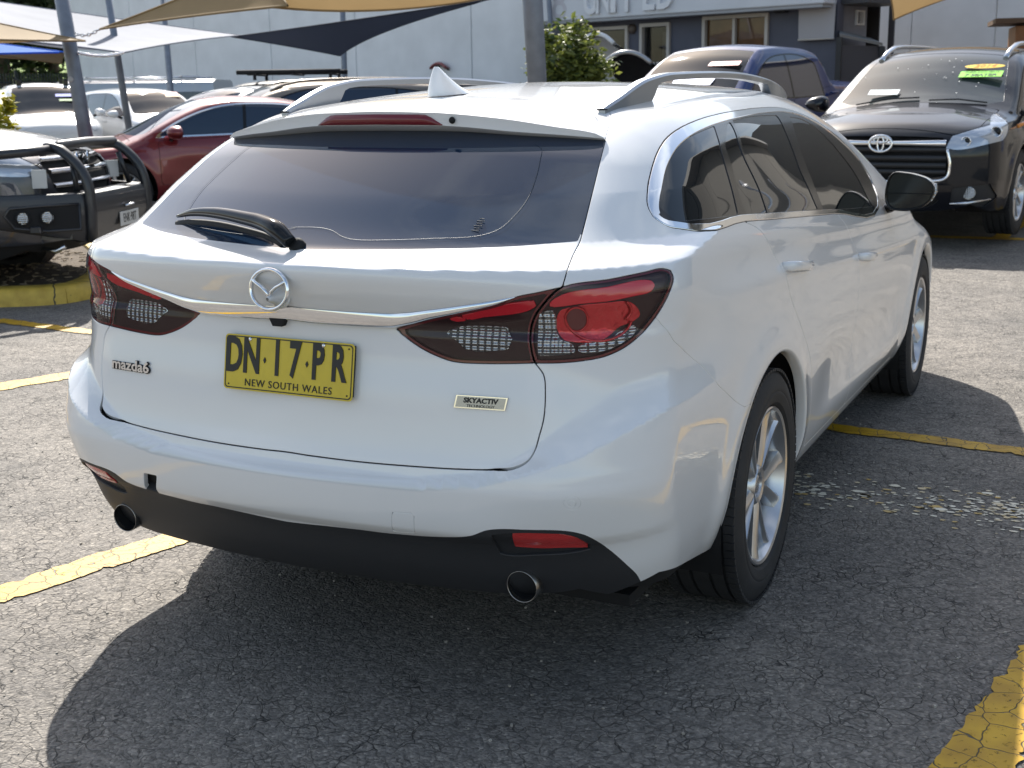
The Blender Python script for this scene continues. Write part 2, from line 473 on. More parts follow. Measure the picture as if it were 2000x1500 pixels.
def ribbed(name, col, sc=150):
    m = mat(name, col, .12, .85, coat=.3); n = m.node_tree; b = n.nodes['Principled BSDF']; tc = n.nodes.new('ShaderNodeTexCoord')
    hs = []
    for dr, k in (('X', 1.0), ('Z', 1.25)):
        w = n.nodes.new('ShaderNodeTexWave'); w.wave_type = 'BANDS'; w.bands_direction = dr; w.wave_profile = 'SIN'; w.inputs['Scale'].default_value = sc * k / 6.28; n.links.new(tc.outputs['Object'], w.inputs['Vector']); hs.append(w.outputs['Fac'])
    a = n.nodes.new('ShaderNodeMath'); a.operation = 'ADD'; n.links.new(hs[0], a.inputs[0]); n.links.new(hs[1], a.inputs[1])
    p = n.nodes.new('ShaderNodeBump'); p.inputs['Strength'].default_value = 1.0; p.inputs['Distance'].default_value = .0026; n.links.new(a.outputs[0], p.inputs['Height']); n.links.new(p.outputs['Normal'], b.inputs['Normal'])
    return m
M['lamp_chrome'] = ribbed('ribbed_lamp_reflector', (.52, .53, .53), 120)
M['bowl_dark'] = mat('deep_red_lamp_bowl', (.66, .012, .022), .18, .35, coat=.5, bump=(.7, .012, 22))
M['lens'] = lens_mat('clear_lamp_cover', (.98, .97, .97))
M['amber'] = mat('amber_plastic', (.75, .25, .03), .2, coat=1)
M['plate_y'] = mat('yellow_plate_enamel', (.62, .46, .015), .35, coat=.3, vary=.05, vscale=30)
M['plate_ink'] = mat('black_plate_ink', (.008, .008, .008), .4)
M['badge'] = mat('badge_grey', (.45, .44, .42), .25, .8)
M['disc'] = mat('rear_disc', (.35, .34, .33), .35, 1.0)
M['fog_red'] = mat('red_reflex', (.50, .03, .03), .22, coat=1, bump=(.5, .002, 260))
M['tip'] = mat('exhaust_steel', (.34, .33, .32), .28, 1.0, vary=.25, vscale=30)
M['border_line'] = mat('pale_glass_print', (.04, .05, .065), .5)
# ---------------------------------------------------------------- the yard
def at(u, v, d):
    """point seen d metres deep at a place in the photograph (survey helper)"""
    q = np.array([(u - 1000) / F_PX, -(v - 750) / F_PX, 1.0]) * d
    return np.array(CAM_POS) + q[0] * _r2 + q[1] * _u2 + q[2] * _f
def gz(x, y): return .0125 * max(0.0, min(y, 45) - 4.0) * min(1.0, max(0.0, (x + 10.0) / 7.0))       # the yard rises a little towards the back

def asphalt_mat():
    m = bpy.data.materials.new('weathered_asphalt'); m.use_nodes = True; n = m.node_tree; b = n.nodes['Principled BSDF']; k = n.links.new
    N = n.nodes.new
    tc = N('ShaderNodeTexCoord')
    def noise(scale, det=4, rough=.6, vec=None):
        z = N('ShaderNodeTexNoise'); z.inputs['Scale'].default_value = scale; z.inputs['Detail'].default_value = det; z.inputs['Roughness'].default_value = rough
        k(vec or tc.outputs['Object'], z.inputs['Vector']); return z
    def ramp(src, p0, p1, c0=(0, 0, 0, 1), c1=(1, 1, 1, 1)):
        r = N('ShaderNodeValToRGB'); r.color_ramp.elements[0].position = p0; r.color_ramp.elements[1].position = p1
        r.color_ramp.elements[0].color = c0; r.color_ramp.elements[1].color = c1; k(src, r.inputs['Fac']); return r
    def mix(a, bb, f, mode='MIX'):
        x = N('ShaderNodeMix'); x.data_type = 'RGBA'; x.blend_type = mode
        for s, v in (('A', a), ('B', bb)):
            if isinstance(v, tuple): x.inputs[s].default_value = v
            else: k(v, x.inputs[s])
        if isinstance(f, float): x.inputs['Factor'].default_value = f
        else: k(f, x.inputs['Factor'])
        return x.outputs['Result']
    def math_(op, a, bb):
        x = N('ShaderNodeMath'); x.operation = op
        for i, v in enumerate((a, bb)):
            if isinstance(v, (int, float)): x.inputs[i].default_value = v
            else: k(v, x.inputs[i])
        return x.outputs[0]
    # wandering cracks: two sizes of cells with bent walls
    w = noise(7, 3); add = N('ShaderNodeMix'); add.data_type = 'VECTOR'; add.inputs['Factor'].default_value = .085
    k(tc.outputs['Object'], add.inputs['A']); k(w.outputs['Color'], add.inputs['B'])
    def cracks(scale, lo, hi):
        v = N('ShaderNodeTexVoronoi'); v.feature = 'DISTANCE_TO_EDGE'; v.inputs['Scale'].default_value = scale; k(add.outputs['Result'], v.inputs['Vector'])
        return ramp(v.outputs['Distance'], lo, hi, (1, 1, 1, 1), (0, 0, 0, 1)).outputs['Color']
    c1 = cracks(15, .004, .024); c2 = cracks(34, .01, .07)
    c1 = math_('MULTIPLY', c1, ramp(noise(4.2, 4).outputs['Fac'], .40, .62).outputs['Color'])
    c2 = math_('MULTIPLY', c2, ramp(noise(9, 4).outputs['Fac'], .42, .66).outputs['Color'])
    cr = math_('MAXIMUM', c1, math_('MULTIPLY', c2, .75))
    st = N('ShaderNodeTexVoronoi'); st.inputs['Scale'].default_value = 125; st.inputs['Randomness'].default_value = 1; k(tc.outputs['Object'], st.inputs['Vector'])
    bw = N('ShaderNodeRGBToBW'); k(st.outputs['Color'], bw.inputs['Color'])
    stone = ramp(bw.outputs['Val'], .15, .95, (.140, .131, .120, 1), (.300, .279, .254, 1)).outputs['Color']
    pale = ramp(bw.outputs['Val'], .80, .97).outputs['Color']
    stone = mix(stone, (.55, .51, .45, 1), math_('MULTIPLY', pale, .30))
    tone = ramp(noise(1.1, 6, .65).outputs['Fac'], .30, .72, (.70, .70, .71, 1), (1.22, 1.19, 1.15, 1)).outputs['Color']
    col = mix(stone, tone, 1.0, 'MULTIPLY')
    tone2 = ramp(noise(34, 4, .7).outputs['Fac'], .32, .70, (.70, .70, .71, 1), (1.22, 1.20, 1.16, 1)).outputs['Color']
    col = mix(col, tone2, 1.0, 'MULTIPLY')
    oil = ramp(noise(1.9, 5, .6).outputs['Fac'], .58, .74).outputs['Color']
    col = mix(col, (.075, .072, .072, 1), math_('MULTIPLY', oil, .50))
    col = mix(col, (.022, .021, .021, 1), cr)
    k(col, b.inputs['Base Color'])
    b.inputs['Roughness'].default_value = .82; b.inputs['Specular IOR Level'].default_value = .35
    h = math_('ADD', math_('MULTIPLY', st.outputs['Distance'], -.9), math_('MULTIPLY', cr, -2.2))
    h = math_('ADD', h, math_('MULTIPLY', noise(40, 4).outputs['Fac'], 1.6))
    p = N('ShaderNodeBump'); p.inputs['Strength'].default_value = .75; p.inputs['Distance'].default_value = .0045; k(h, p.inputs['Height']); k(p.outputs['Normal'], b.inputs['Normal'])
    return m, dict(tc=tc, n=n)

def line_mat(name='yellow_road_paint', col=(.56, .32, .004), wear=.50, cs=13, cw=.022):
    """thick old paint: crazed, chipped at the stones, dirty in places"""
    m = bpy.data.materials.new(name); m.use_nodes = True; n = m.node_tree; b = n.nodes['Principled BSDF']; k = n.links.new; N = n.nodes.new
    tc = N('ShaderNodeTexCoord'); z = N('ShaderNodeTexNoise'); z.inputs['Scale'].default_value = 7; z.inputs['Detail'].default_value = 3; k(tc.outputs['Object'], z.inputs['Vector'])
    ad = N('ShaderNodeMix'); ad.data_type = 'VECTOR'; ad.inputs['Factor'].default_value = .085; k(tc.outputs['Object'], ad.inputs['A']); k(z.outputs['Color'], ad.inputs['B'])
    v = N('ShaderNodeTexVoronoi'); v.feature = 'DISTANCE_TO_EDGE'; v.inputs['Scale'].default_value = cs; k(ad.outputs['Result'], v.inputs['Vector'])
    r = N('ShaderNodeValToRGB'); r.color_ramp.elements[0].position = .008; r.color_ramp.elements[1].position = cw; r.color_ramp.elements[0].color = (1, 1, 1, 1); r.color_ramp.elements[1].color = (0, 0, 0, 1); k(v.outputs['Distance'], r.inputs['Fac'])
    f = N('ShaderNodeTexNoise'); f.inputs['Scale'].default_value = 60; f.inputs['Detail'].default_value = 6; f.inputs['Roughness'].default_value = .75; k(tc.outputs['Object'], f.inputs['Vector'])
    r2 = N('ShaderNodeValToRGB'); r2.color_ramp.elements[0].position = wear + .10; r2.color_ramp.elements[1].position = wear + .18; k(f.outputs['Fac'], r2.inputs['Fac'])
    t = N('ShaderNodeTexNoise'); t.inputs['Scale'].default_value = 9; t.inputs['Detail'].default_value = 5; k(tc.outputs['Object'], t.inputs['Vector'])
    r3 = N('ShaderNodeValToRGB'); r3.color_ramp.elements[0].position = .3; r3.color_ramp.elements[1].position = .7
    r3.color_ramp.elements[0].color = (col[0] * .72, col[1] * .68, col[2] * .8, 1); r3.color_ramp.elements[1].color = (col[0] * 1.1, col[1] * 1.12, col[2] * 1.5, 1); k(t.outputs['Fac'], r3.inputs['Fac'])
    mx_ = N('ShaderNodeMath'); mx_.operation = 'MAXIMUM'; k(r.outputs['Color'], mx_.inputs[0]); k(r2.outputs['Color'], mx_.inputs[1])
    x = N('ShaderNodeMix'); x.data_type = 'RGBA'; k(mx_.outputs[0], x.inputs['Factor']); k(r3.outputs['Color'], x.inputs['A']); x.inputs['B'].default_value = (.05, .045, .03, 1)
    k(x.outputs['Result'], b.inputs['Base Color']); b.inputs['Roughness'].default_value = .6
    p = N('ShaderNodeBump'); p.inputs['Strength'].default_value = .6; p.inputs['Distance'].default_value = .004; p.invert = True; k(mx_.outputs[0], p.inputs['Height']); k(p.outputs['Normal'], b.inputs['Normal'])
    return m

ASPH, _ = asphalt_mat()
YEL = line_mat()
# ground: one sheet, flat in front, rising slightly to the rear
g = MB(); xs = [-160, -60, -20, -10, -8.5, -7, -5, -3, 0, 8, 20, 60, 160]; ys = [-80, -20, -6, 0, 4, 8, 12, 20, 30, 45, 90, 300]
g.grid([[(x, y, gz(x, y)) for y in ys] for x in xs], smooth=False, flip=True)
o = g.build('asphalt_ground', ASPH); o['kind'] = 'structure'

def painted_line(p0, p1, w, label, mt=None, seed=0, z=.004):
    p0 = np.array(p0, float); p1 = np.array(p1, float); L_ = np.linalg.norm(p1 - p0); d = (p1 - p0) / L_; nrm = np.array([-d[1], d[0]])
    n = max(8, int(L_ / .02)); r = np.random.default_rng(seed)
    def edge():
        a = r.normal(0, 1, n + 1); a = np.convolve(a, np.ones(5) / 5, 'same') * .010 + r.normal(0, .0035, n + 1)
        bite = r.random(n + 1) < .05; a -= bite * r.random(n + 1) * .022
        return a
    e0, e1 = edge(), edge(); G = []
    for i in range(n + 1):
        c = p0 + d * L_ * i / n
        row = []
        for s in (-(w / 2 + e0[i]), 0, w / 2 + e1[i]):
            q = c + nrm * s; row.append((q[0], q[1], gz(*q) + z))
        G.append(row)
    o = MB().grid(G, smooth=False, flip=True).build('parking_line', mt or YEL)
    o['kind'] = 'structure'; o['label'] = label
    return o
painted_line((-1.56, -1.45), (-.60, 2.38), .135, 'worn yellow bay line left of the white wagon', seed=1)
painted_line((1.40, -.60), (2.02, 2.86), .150, 'worn yellow bay line at the lower right corner', seed=2, z=.0045)
painted_line((2.10, 2.89), (-5.0, 3.63), .115, 'yellow cross line running under the white wagon', seed=3, z=.005)
painted_line((-3.95, .60), (-3.02, 3.15), .17, 'yellow bay line left of the tail lamp', seed=4)
painted_line((-.9, 9.95), (2.6, 10.12), .17, 'yellow cross line in front of the black four-wheel drive', seed=5)
painted_line((.70, 10.06), (.95, 14.0), .13, 'yellow bay line beside the black four-wheel drive', seed=6, z=.0055)
# flakes left of an older marking, right of the rear wheel
FLK = mat('flaked_cream_paint', (.85, .77, .56), .7); _n = FLK.node_tree; _g = _n.nodes.new('ShaderNodeNewGeometry'); _r = _n.nodes.new('ShaderNodeValToRGB')
_r.color_ramp.elements[0].color = (.80, .74, .60, 1); _r.color_ramp.elements[1].color = (.62, .40, .10, 1); _r.color_ramp.elements[0].position = .45; _n.links.new(_g.outputs['Random Per Island'], _r.inputs['Fac']); _n.links.new(_r.outputs['Color'], _n.nodes['Principled BSDF'].inputs['Base Color'])
fl = MB(); r = np.random.default_rng(11)
x = .62
while x < 2.25:
    y = 1.82
    while y < 2.52:
        cx, cy = x + r.normal(0, .009), y + r.normal(0, .005); y += r.uniform(.010, .022)
        t = (cx - .62) / 1.6; mid = 2.14 + .05 * t
        q = (math.sin(cx * 9 + 1) + math.sin(cy * 23 + cx * 5) + math.sin(cx * 31 - cy * 17) + math.sin(cy * 57 + 2)) / 4
        if r.random() > (.30 + .55 * min(1, max(0, t)) + .45 * q) * math.exp(-((cy - mid) / .15) ** 2): continue
        s = r.uniform(.0025, .0105) * (1 + .8 * (r.random() < .15)); n = r.integers(5, 9); a0 = r.random() * 6.3; el = 1.2 + r.random() * .8
        fl.add([(cx + s * el * (.65 + .5 * r.random()) * math.cos(a0 + 6.283 * k / n), cy + s * (.65 + .5 * r.random()) * math.sin(a0 + 6.283 * k / n), .0030) for k in range(n)], [tuple(range(n))])
    x += .024
fl_o = fl.build('paint_flakes', FLK); tag(fl_o, 'flakes of old cream paint on the asphalt right of the rear wheel', 'paint flakes', kind='stuff')
# loose grit and dry leaves on the asphalt
gr = MB()
for _ in range(700):
    x, y = r.uniform(-2.6, 2.2), r.uniform(-.9, 4.6); s = r.uniform(.0012, .0038); gr.box((x, y, s * .7), (s * 2, s * 1.5, s * 1.4), rz=r.random() * 3)
gr.build('loose_grit', mat('grit', (.33, .30, .26), .8, vary=.4, vscale=40)); tag(COL.objects[-1], 'loose grit scattered over the asphalt', 'grit', kind='stuff')

# ---- kerbed island on the left
KY = line_mat('yellow_kerb_paint', (.60, .41, .05), .52, 2.2, .012)
CONC = mat('kerb_concrete', (.36, .34, .30), .85, vary=.2, vscale=12, bump=(.4, .004, 60))
nose = [(-9.2, 2.5), (-7.2, 3.18), (-6.1, 3.66), (-5.42, 4.03), (-5.17, 4.20), (-5.07, 4.34), (-5.05, 4.5), (-5.12, 4.72), (-5.35, 5.1), (-5.75, 5.6), (-6.6, 6.4), (-8.5, 7.8)]
isl = thing('kerbed_island', 'raised island with chipped yellow kerb under the bull bar', 'kerb', (-5.4, 4.6, 0))
npts = smooth_poly([np.array(p) for p in nose], False, 6, 180)
segs = [(0, 9), (9, 18), (18, 30), (30, 42), (42, 51), (51, len(npts) - 1)]
for a, b in segs:
    pts = npts[a:b + 1].copy(); d0 = pts[1] - pts[0]; pts[0] = pts[0] + d0 / np.linalg.norm(d0) * .0025; d1 = pts[-1] - pts[-2]; pts[-1] = pts[-1] - d1 / np.linalg.norm(d1) * .0025
    tg = np.gradient(pts, axis=0); tg /= np.linalg.norm(tg, axis=1)[:, None]; nn = np.stack([-tg[:, 1], tg[:, 0]], 1)
    G = [[(p[0] + nn_[0] * o_ + 5.4, p[1] + nn_[1] * o_ - 4.6, z) for o_, z in ((0, -.02), (.012, .085), (.035, .118), (.06, .127), (.17, .130), (.19, .125), (.20, .02))] for p, nn_ in zip(pts, nn)]
    k = MB().grid(G, flip=False); k.add(G[0], [tuple(range(7))]); k.add(G[-1], [tuple(range(7))[::-1]])
    k.build('kerb_stone', KY, isl, autosmooth=50)
tg = np.gradient(npts, axis=0); tg /= np.linalg.norm(tg, axis=1)[:, None]; nn = np.stack([-tg[:, 1], tg[:, 0]], 1)
bed = [(p[0] + n_[0] * .19 + 5.4, p[1] + n_[1] * .19 - 4.6, .10) for p, n_ in zip(npts, nn)]
MB().add(bed, [tuple(range(len(bed)))]).build('soil_bed', mat('mulch_soil', (.10, .075, .05), .95, vary=.4, vscale=25, bump=(.8, .02, 40)), isl)
ml = MB()
for _ in range(500):
    x, y = r.uniform(-7.2, -5.2), r.uniform(3.7, 6.2)
    if poly_sdf(np.array([[x, y]]), npts)[0] > -.22: continue
    ml.box((x, y, .105 + r.random() * .015), (r.uniform(.02, .06), r.uniform(.008, .02), .008), rz=r.random() * 3.1)
ml.build('bark_chips', mat('bark', (.22, .17, .11), .9, vary=.5, vscale=15)); tag(COL.objects[-1], 'bark chips and litter on the kerbed island', 'bark chips', kind='stuff')

# ---- foliage
def leaf_mat(name, a, b):
    m = bpy.data.materials.new(name); m.use_nodes = True; n = m.node_tree; bs = n.nodes['Principled BSDF']; k = n.links.new
    ge = n.nodes.new('ShaderNodeNewGeometry'); rp_ = n.nodes.new('ShaderNodeValToRGB'); rp_.color_ramp.elements[0].color = (*a, 1); rp_.color_ramp.elements[1].color = (*b, 1)
    k(ge.outputs['Random Per Island'], rp_.inputs['Fac']); k(rp_.outputs['Color'], bs.inputs['Base Color']); bs.inputs['Roughness'].default_value = .45
    tr = n.nodes.new('ShaderNodeBsdfTranslucent'); k(rp_.outputs['Color'], tr.inputs['Color']); mx_ = n.nodes.new('ShaderNodeMixShader'); mx_.inputs['Fac'].default_value = .35
    k(bs.outputs[0], mx_.inputs[1]); k(tr.outputs[0], mx_.inputs[2]); k(mx_.outputs[0], n.nodes['Material Output'].inputs['Surface'])
    return m
def leaves(n, centre, rad, size, seed, shell=.45, clumps=None):
    r = np.random.default_rng(seed); mb = MB(); c = np.array(centre); rad = np.array(rad)
    cl = clumps or 26
    cc = []
    while len(cc) < cl:
        p = r.uniform(-1, 1, 3); l = np.linalg.norm(p)
        if shell < l < .92: cc.append(p)
    for i in range(n):
        q = cc[r.integers(len(cc))] + r.normal(0, .16, 3)
        p = c + q * rad; s = size * r.uniform(.6, 1.35)
        a = r.normal(0, 1, 3); a[2] = abs(a[2]) * .6 - .2; a /= np.linalg.norm(a); b = np.cross(a, r.normal(0, 1, 3)); b /= np.linalg.norm(b); nn_ = np.cross(a, b)
        mb.add([p - a * s, p + b * s * .42 + nn_ * s * .10, p + a * s, p - b * s * .42 + nn_ * s * .10], [(0, 1, 2, 3)])
    return mb
HL = leaf_mat('hedge_leaf', (.022, .050, .010), (.27, .30, .06))
BARK = mat('tree_bark', (.10, .075, .055), .9, vary=.3, vscale=6, bump=(.6, .02, 20))
hc = at(1118, 104, 19.5); hg = gz(hc[0], hc[1])
hd = thing('hedge_bush', 'clipped leafy bush beside the steel post, yellow-green tips', 'bush', (hc[0], hc[1], hg))
leaves(5600, (0, 0, hc[2] - hg - .25), (.60, .60, .74), .062, 5, .35, 80).build('foliage', HL, hd)
MB().tube([(0, 0, 0), (.03, .02, .5), (0, 0, 1.0), (.03, 0, 1.6)], [.06, .05, .045, .02], 8).build('stem', BARK, hd)
for k in range(5): MB().tube([(0, 0, .75), (.3 * math.cos(k * 1.3), .3 * math.sin(k * 1.3), 1.4)], [.03, .01], 6).build('stem', BARK, hd)
sh = at(6, 222, 11.2)
sp_ = thing('yellow_shrub', 'yellow-green shrub leaves at the left edge behind the bull bar truck', 'shrub', (sh[0], sh[1], 0.1))
leaves(420, (0, 0, sh[2] - .16), (.16, .16, .20), .045, 8, .2, 14).build('foliage', leaf_mat('yellow_leaf', (.20, .22, .02), (.50, .42, .03)), sp_)
MB().tube([(0, 0, 0), (.02, .0, .6), (0, 0, sh[2] - .2)], [.03, .02, .008], 6).build('stem', BARK, sp_)

# ---- white warehouse wall
WALLM = mat('white_precast_wall', (.78, .79, .81), .8, vary=.07, vscale=1.2, bump=(.15, .004, 30))
w0 = at(141, 150, 47)[:2]; w1 = at(1092, 150, 30)[:2]
wd = (w1 - w0) / np.linalg.norm(w1 - w0)
def on_wall(u):
    a = at(u, 150, 1.0)[:2]; o2 = np.array(CAM_POS[:2]); d = a - o2
    A = np.array([[d[0], -wd[0]], [d[1], -wd[1]]]); s = np.linalg.solve(A, w0 - o2); return s[1]
wh = thing('warehouse_wall', 'long white precast warehouse wall across the back of the yard', 'wall', (w0[0], w0[1], 0), math.atan2(wd[1], wd[0]))
js = [0, on_wall(262), on_wall(385), on_wall(532), on_wall(697), on_wall(922), np.linalg.norm(w1 - w0)]
for a, b in zip(js[:-1], js[1:]): MB().box(((a + b) / 2, .09, 3.9), (b - a - .03, .18, 7.8), bev=.012).build('wall_panel', WALLM, wh)
MB().box((js[-1] / 2, .16, 3.85), (js[-1] - .02, .1, 7.6)).build('joint_sealant', mat('grey_sealant', (.30, .30, .31), .8), wh)
MB().box((js[-1] / 2, .1, 7.86), (js[-1] + .2, .34, .12)).build('coping', mat('grey_flashing', (.4, .41, .43), .5, .3), wh)

# ---- grey building with the sign band
GB = mat('grey_blue_painted_block', (.088, .092, .122), .75, vary=.08, vscale=3, bump=(.2, .004, 25))
FRAME = mat('pale_window_frame', (.50, .46, .42), .6)
b0 = at(1082, 45, 28); b1 = at(1636, 9, 23.2)
bd = (b1 - b0)[:2]; BL = np.linalg.norm(bd); bd /= BL; bn = np.array([bd[1], -bd[0]])     # facade normal towards the yard
bldg = thing('grey_building', 'grey-blue single storey building with pale sign band and framed windows', 'building', (b0[0], b0[1], 0), math.atan2(bd[1], bd[0]))
def onf(u):
    a = at(u, 100, 1.0)[:2]; o2 = np.array(CAM_POS[:2]); d = a - o2
    s = np.linalg.solve(np.array([[d[0], -bd[0]], [d[1], -bd[1]]]), b0[:2] - o2); return s[1], s[0]
def fz(u, v):
    """height on the facade at a photograph place"""
    s, t = onf(u); d = at(u, v, t); return d[2]
SB = float(b0[2]) + .0
openings = [('door_opening', 1150, 1226, 56, None), ('window', 1254, 1307, 49, 118), ('window', 1376, 1498, 33, 112)]
xs_ = [(onf(a)[0], onf(b)[0]) for _, a, b, _, _ in openings]; zt_ = [fz((a + b) / 2, c) for _, a, b, c, _ in openings]; zb_ = [0.25, fz(1280, 124), fz(1437, 112)]
# wall in pieces round the openings
edges = [-.6] + [q for p in xs_ for q in p] + [BL]
for i in range(0, len(edges) - 1, 2): MB().box(((edges[i] + edges[i + 1]) / 2, .12, 2.3), (edges[i + 1] - edges[i], .24, 4.6)).build('wall', GB, bldg)
for (a, b), zt, zb in zip(xs_, zt_, zb_):
    MB().box(((a + b) / 2, .12, (zt + 4.6) / 2), (b - a, .235, 4.6 - zt)).build('wall_over_opening', GB, bldg)
    if zb > .3: MB().box(((a + b) / 2, .12, zb / 2), (b - a, .235, zb)).build('wall_under_window', GB, bldg)
INT = mat('dark_interior', (.03, .028, .028), .9); PLY = mat('brown_board', (.55, .27, .11), .7, vary=.25, vscale=2.5)
MB().box((BL / 2, 1.6, 2.2), (BL, .05, 4.4)).build('inner_wall', INT, bldg)
MB().box((BL / 2, 2.2, 4.62), (BL + .8, 5.2, .1)).build('roof', mat('metal_roof', (.4, .41, .42), .5, .5), bldg)
for i, ((a, b), zt, zb) in enumerate(zip(xs_, zt_, zb_)):
    f = thing_part = MB()
    for x in (a, b): f.box((x, -.01, (zt + zb) / 2), (.07, .10, zt - zb + .07))
    f.box(((a + b) / 2, -.012, zt), (b - a - .07, .10, .07))
    if i: f.box(((a + b) / 2, -.012, zb), (b - a - .07, .10, .06))
    if i == 2: f.box(((a + b) / 2 - .02, -.008, (zt + zb) / 2), (.06, .08, zt - zb - .06))
    fr = f.build('door_frame' if i == 0 else 'window_frame', FRAME, bldg)
    if i == 2: MB().box(((a + b) / 2, .06, (zt + zb) / 2), (b - a - .07, .02, zt - zb - .02)).build('brown_blind', PLY, fr)
    MB().box(((a + b) / 2, .03 if i == 2 else .10, (zt + zb) / 2), (b - a - .07, .008, zt - zb - .03)).build('pane', lens_mat('window_pane_%d' % i, (.75, .75, .75)), fr)
cr_ = MB().box((xs_[1][1] - .42, .7, zb_[1] + .35), (.34, .3, .62)).build('stored_carton', mat('pale_carton', (.35, .32, .30), .8), bldg)
# sign band with raised letters
SIGN = mat('pale_sign_face', (.62, .64, .68), .6, vary=.04, vscale=1.5); SIGNL = mat('white_sign_letter', (.72, .73, .76), .5)
sz = SB; shh = 1.15; x_end = BL * 1.0
sgn = thing('sign_band', 'long pale sign band with raised pale letters on the grey building', 'sign', (b0[0], b0[1], sz), math.atan2(bd[1], bd[0]))
tilt = math.atan2(fz(1640, 10) - sz, x_end)
MB().box((x_end / 2, -.25, shh / 2 + .0), (x_end, .46, shh), bev=.02).build('sign_face', SIGN, sgn)
MB().box((x_end / 2, -.25, -.03), (x_end - .1, .40, .05)).build('sign_soffit', mat('sign_soffit', (.35, .36, .38), .7), sgn)
def sx_at(u): return onf(u)[0]
zl_ = fz(1250, 31) - sz; lh = .62
for ch, u0, u1 in (('U', 1172, 1197), ('N', 1202, 1216), ('I', 1220, 1233), ('T', 1240, 1268), ('E', 1284, 1307), ('D', 1313, 1341)):
    a, b = sx_at(u0), sx_at(u1)
    o = text_obj('sign_letter', ch, lh * 1.38, SIGNL, sgn, ((a + b) / 2, -.50, zl_ + lh * .5 + .02), (math.pi / 2, 0, 0), .04, bold=.02, sx=1.0)
    o.scale.x = min(1.7, max(.7, (b - a) / max(.05, o.dimensions.x)))
text_obj('sign_letter', "'", lh * 1.3, SIGNL, sgn, (sx_at(1157), -.50, zl_ + lh * .55), (math.pi / 2, 0, 0), .04, bold=.02)
text_obj('sign_numeral', '8', .95, mat('faded_numeral', (.53, .52, .56), .6), sgn, (sx_at(1121), -.484, zl_ + .30), (math.pi / 2, 0, 0), .002)
# security light, roller blind, down-pipe, lamp
bl_ = thing('canvas_blind', 'pale canvas blind hung on the grey building wall', 'blind', (b0[0] + bd[0] * sx_at(1600), b0[1] + bd[1] * sx_at(1600), 0), math.atan2(bd[1], bd[0]))
G = [[(x, -.10 - .02 * math.sin(z * 3 + x * 2), z) for z in np.linspace(fz(1600, 77), fz(1600, 4), 9)] for x in np.linspace(sx_at(1564) - sx_at(1600), sx_at(1634) - sx_at(1600), 9)]
MB().grid(G, flip=True).build('canvas', mat('pale_canvas', (.40, .385, .40), .85), bl_)
MB().tube([(G[0][0][0], -.11, G[0][0][2]), (G[-1][0][0], -.11, G[0][0][2])], .018, 8).build('bottom_rail', FRAME, bl_)
lt = thing('wall_light', 'small dark bulkhead light high on the grey wall', 'light', (b0[0] + bd[0] * sx_at(1528), b0[1] + bd[1] * sx_at(1528), fz(1528, 23)), math.atan2(bd[1], bd[0]))
MB().box((0, -.09, 0), (.26, .16, .07), bev=.02).build('housing', mat('dark_housing', (.02, .02, .022), .5), lt)
wl_ = thing('round_wall_lamp', 'round brown lamp between door and window of the grey building', 'light', (b0[0] + bd[0] * sx_at(1236), b0[1] + bd[1] * sx_at(1236), fz(1236, 57)), math.atan2(bd[1], bd[0]))
MB().lathe([(0, .10), (.06, .10), (.10, .06), (.11, 0)], (0, 0, 0), (0, -1, 0), 18).build('shade', mat('brown_shade', (.10, .075, .06), .5), wl_)
# return wall, lean-to and dark fence on the right of the building
r0 = at(1637, 40, 23.5); r1 = at(1693, 40, 24.1)
rw = thing('rear_annexe', 'grey annexe with a small slatted window right of the canvas blind', 'building', (r0[0], r0[1], 0), math.atan2(r1[1] - r0[1], r1[0] - r0[0]))
RL = float(np.hypot(*(r1 - r0)[:2])); ztop = float(at(1665, 12, 23.8)[2])
ANX = mat('annexe_grey', (.21, .22, .26), .75, vary=.06)
MB().box((RL / 2, .1, ztop / 2), (RL, .2, ztop)).build('wall', ANX, rw)
MB().box((RL - .1, 1.2, ztop / 2), (.2, 2.2, ztop - .02)).build('side_wall', ANX, rw)
MB().box((RL / 2 + .1, .6, ztop + .05), (RL + .4, 2.6, .09)).build('eave', mat('dark_eave', (.06, .06, .065), .6), rw)
zc = float(at(1677, 34, 23.8)[2]); xw = RL * .71
fw = MB()
for dx in (-.115, .115): fw.box((xw + dx, -.02, zc), (.03, .06, .27))
for dz in (-.12, .12): fw.box((xw, -.021, zc + dz), (.20, .06, .03))
fwo = fw.build('window_frame', mat('white_frame', (.7, .7, .7), .6), rw)
MB().box((xw - .05, -.008, zc), (.10, .012, .21)).build('pane', M['glass'], fwo)
LV = mat('louvre_grey', (.45, .46, .48), .5)
for k in range(4): MB().box((xw + .05, -.016, zc - .075 + k * .05), (.10, .02, .032)).build('louvre', LV, fwo)
lr = [at(1640, 66, 22.3), at(1724, 84, 22.8), at(1700, 74, 23.9), at(1640, 60, 23.4)]
ln = thing('lean_to', 'low lean-to with grey metal roof against the annexe', 'shed', (lr[0][0], lr[0][1], 0))
q = [p - np.array([lr[0][0], lr[0][1], 0]) for p in lr]
MB().add([*q, *[p - [0, 0, .05] for p in q]], [(0, 1, 2, 3), (7, 6, 5, 4), (0, 4, 5, 1), (1, 5, 6, 2), (2, 6, 7, 3), (3, 7, 4, 0)]).build('roof_sheet', mat('lean_roof', (.22, .235, .24), .5, .3), ln)
for p in q[:2]: MB().box((p[0], p[1], p[2] / 2 - .03), (.09, .09, p[2] - .06)).build('post', M['plastic'], ln)
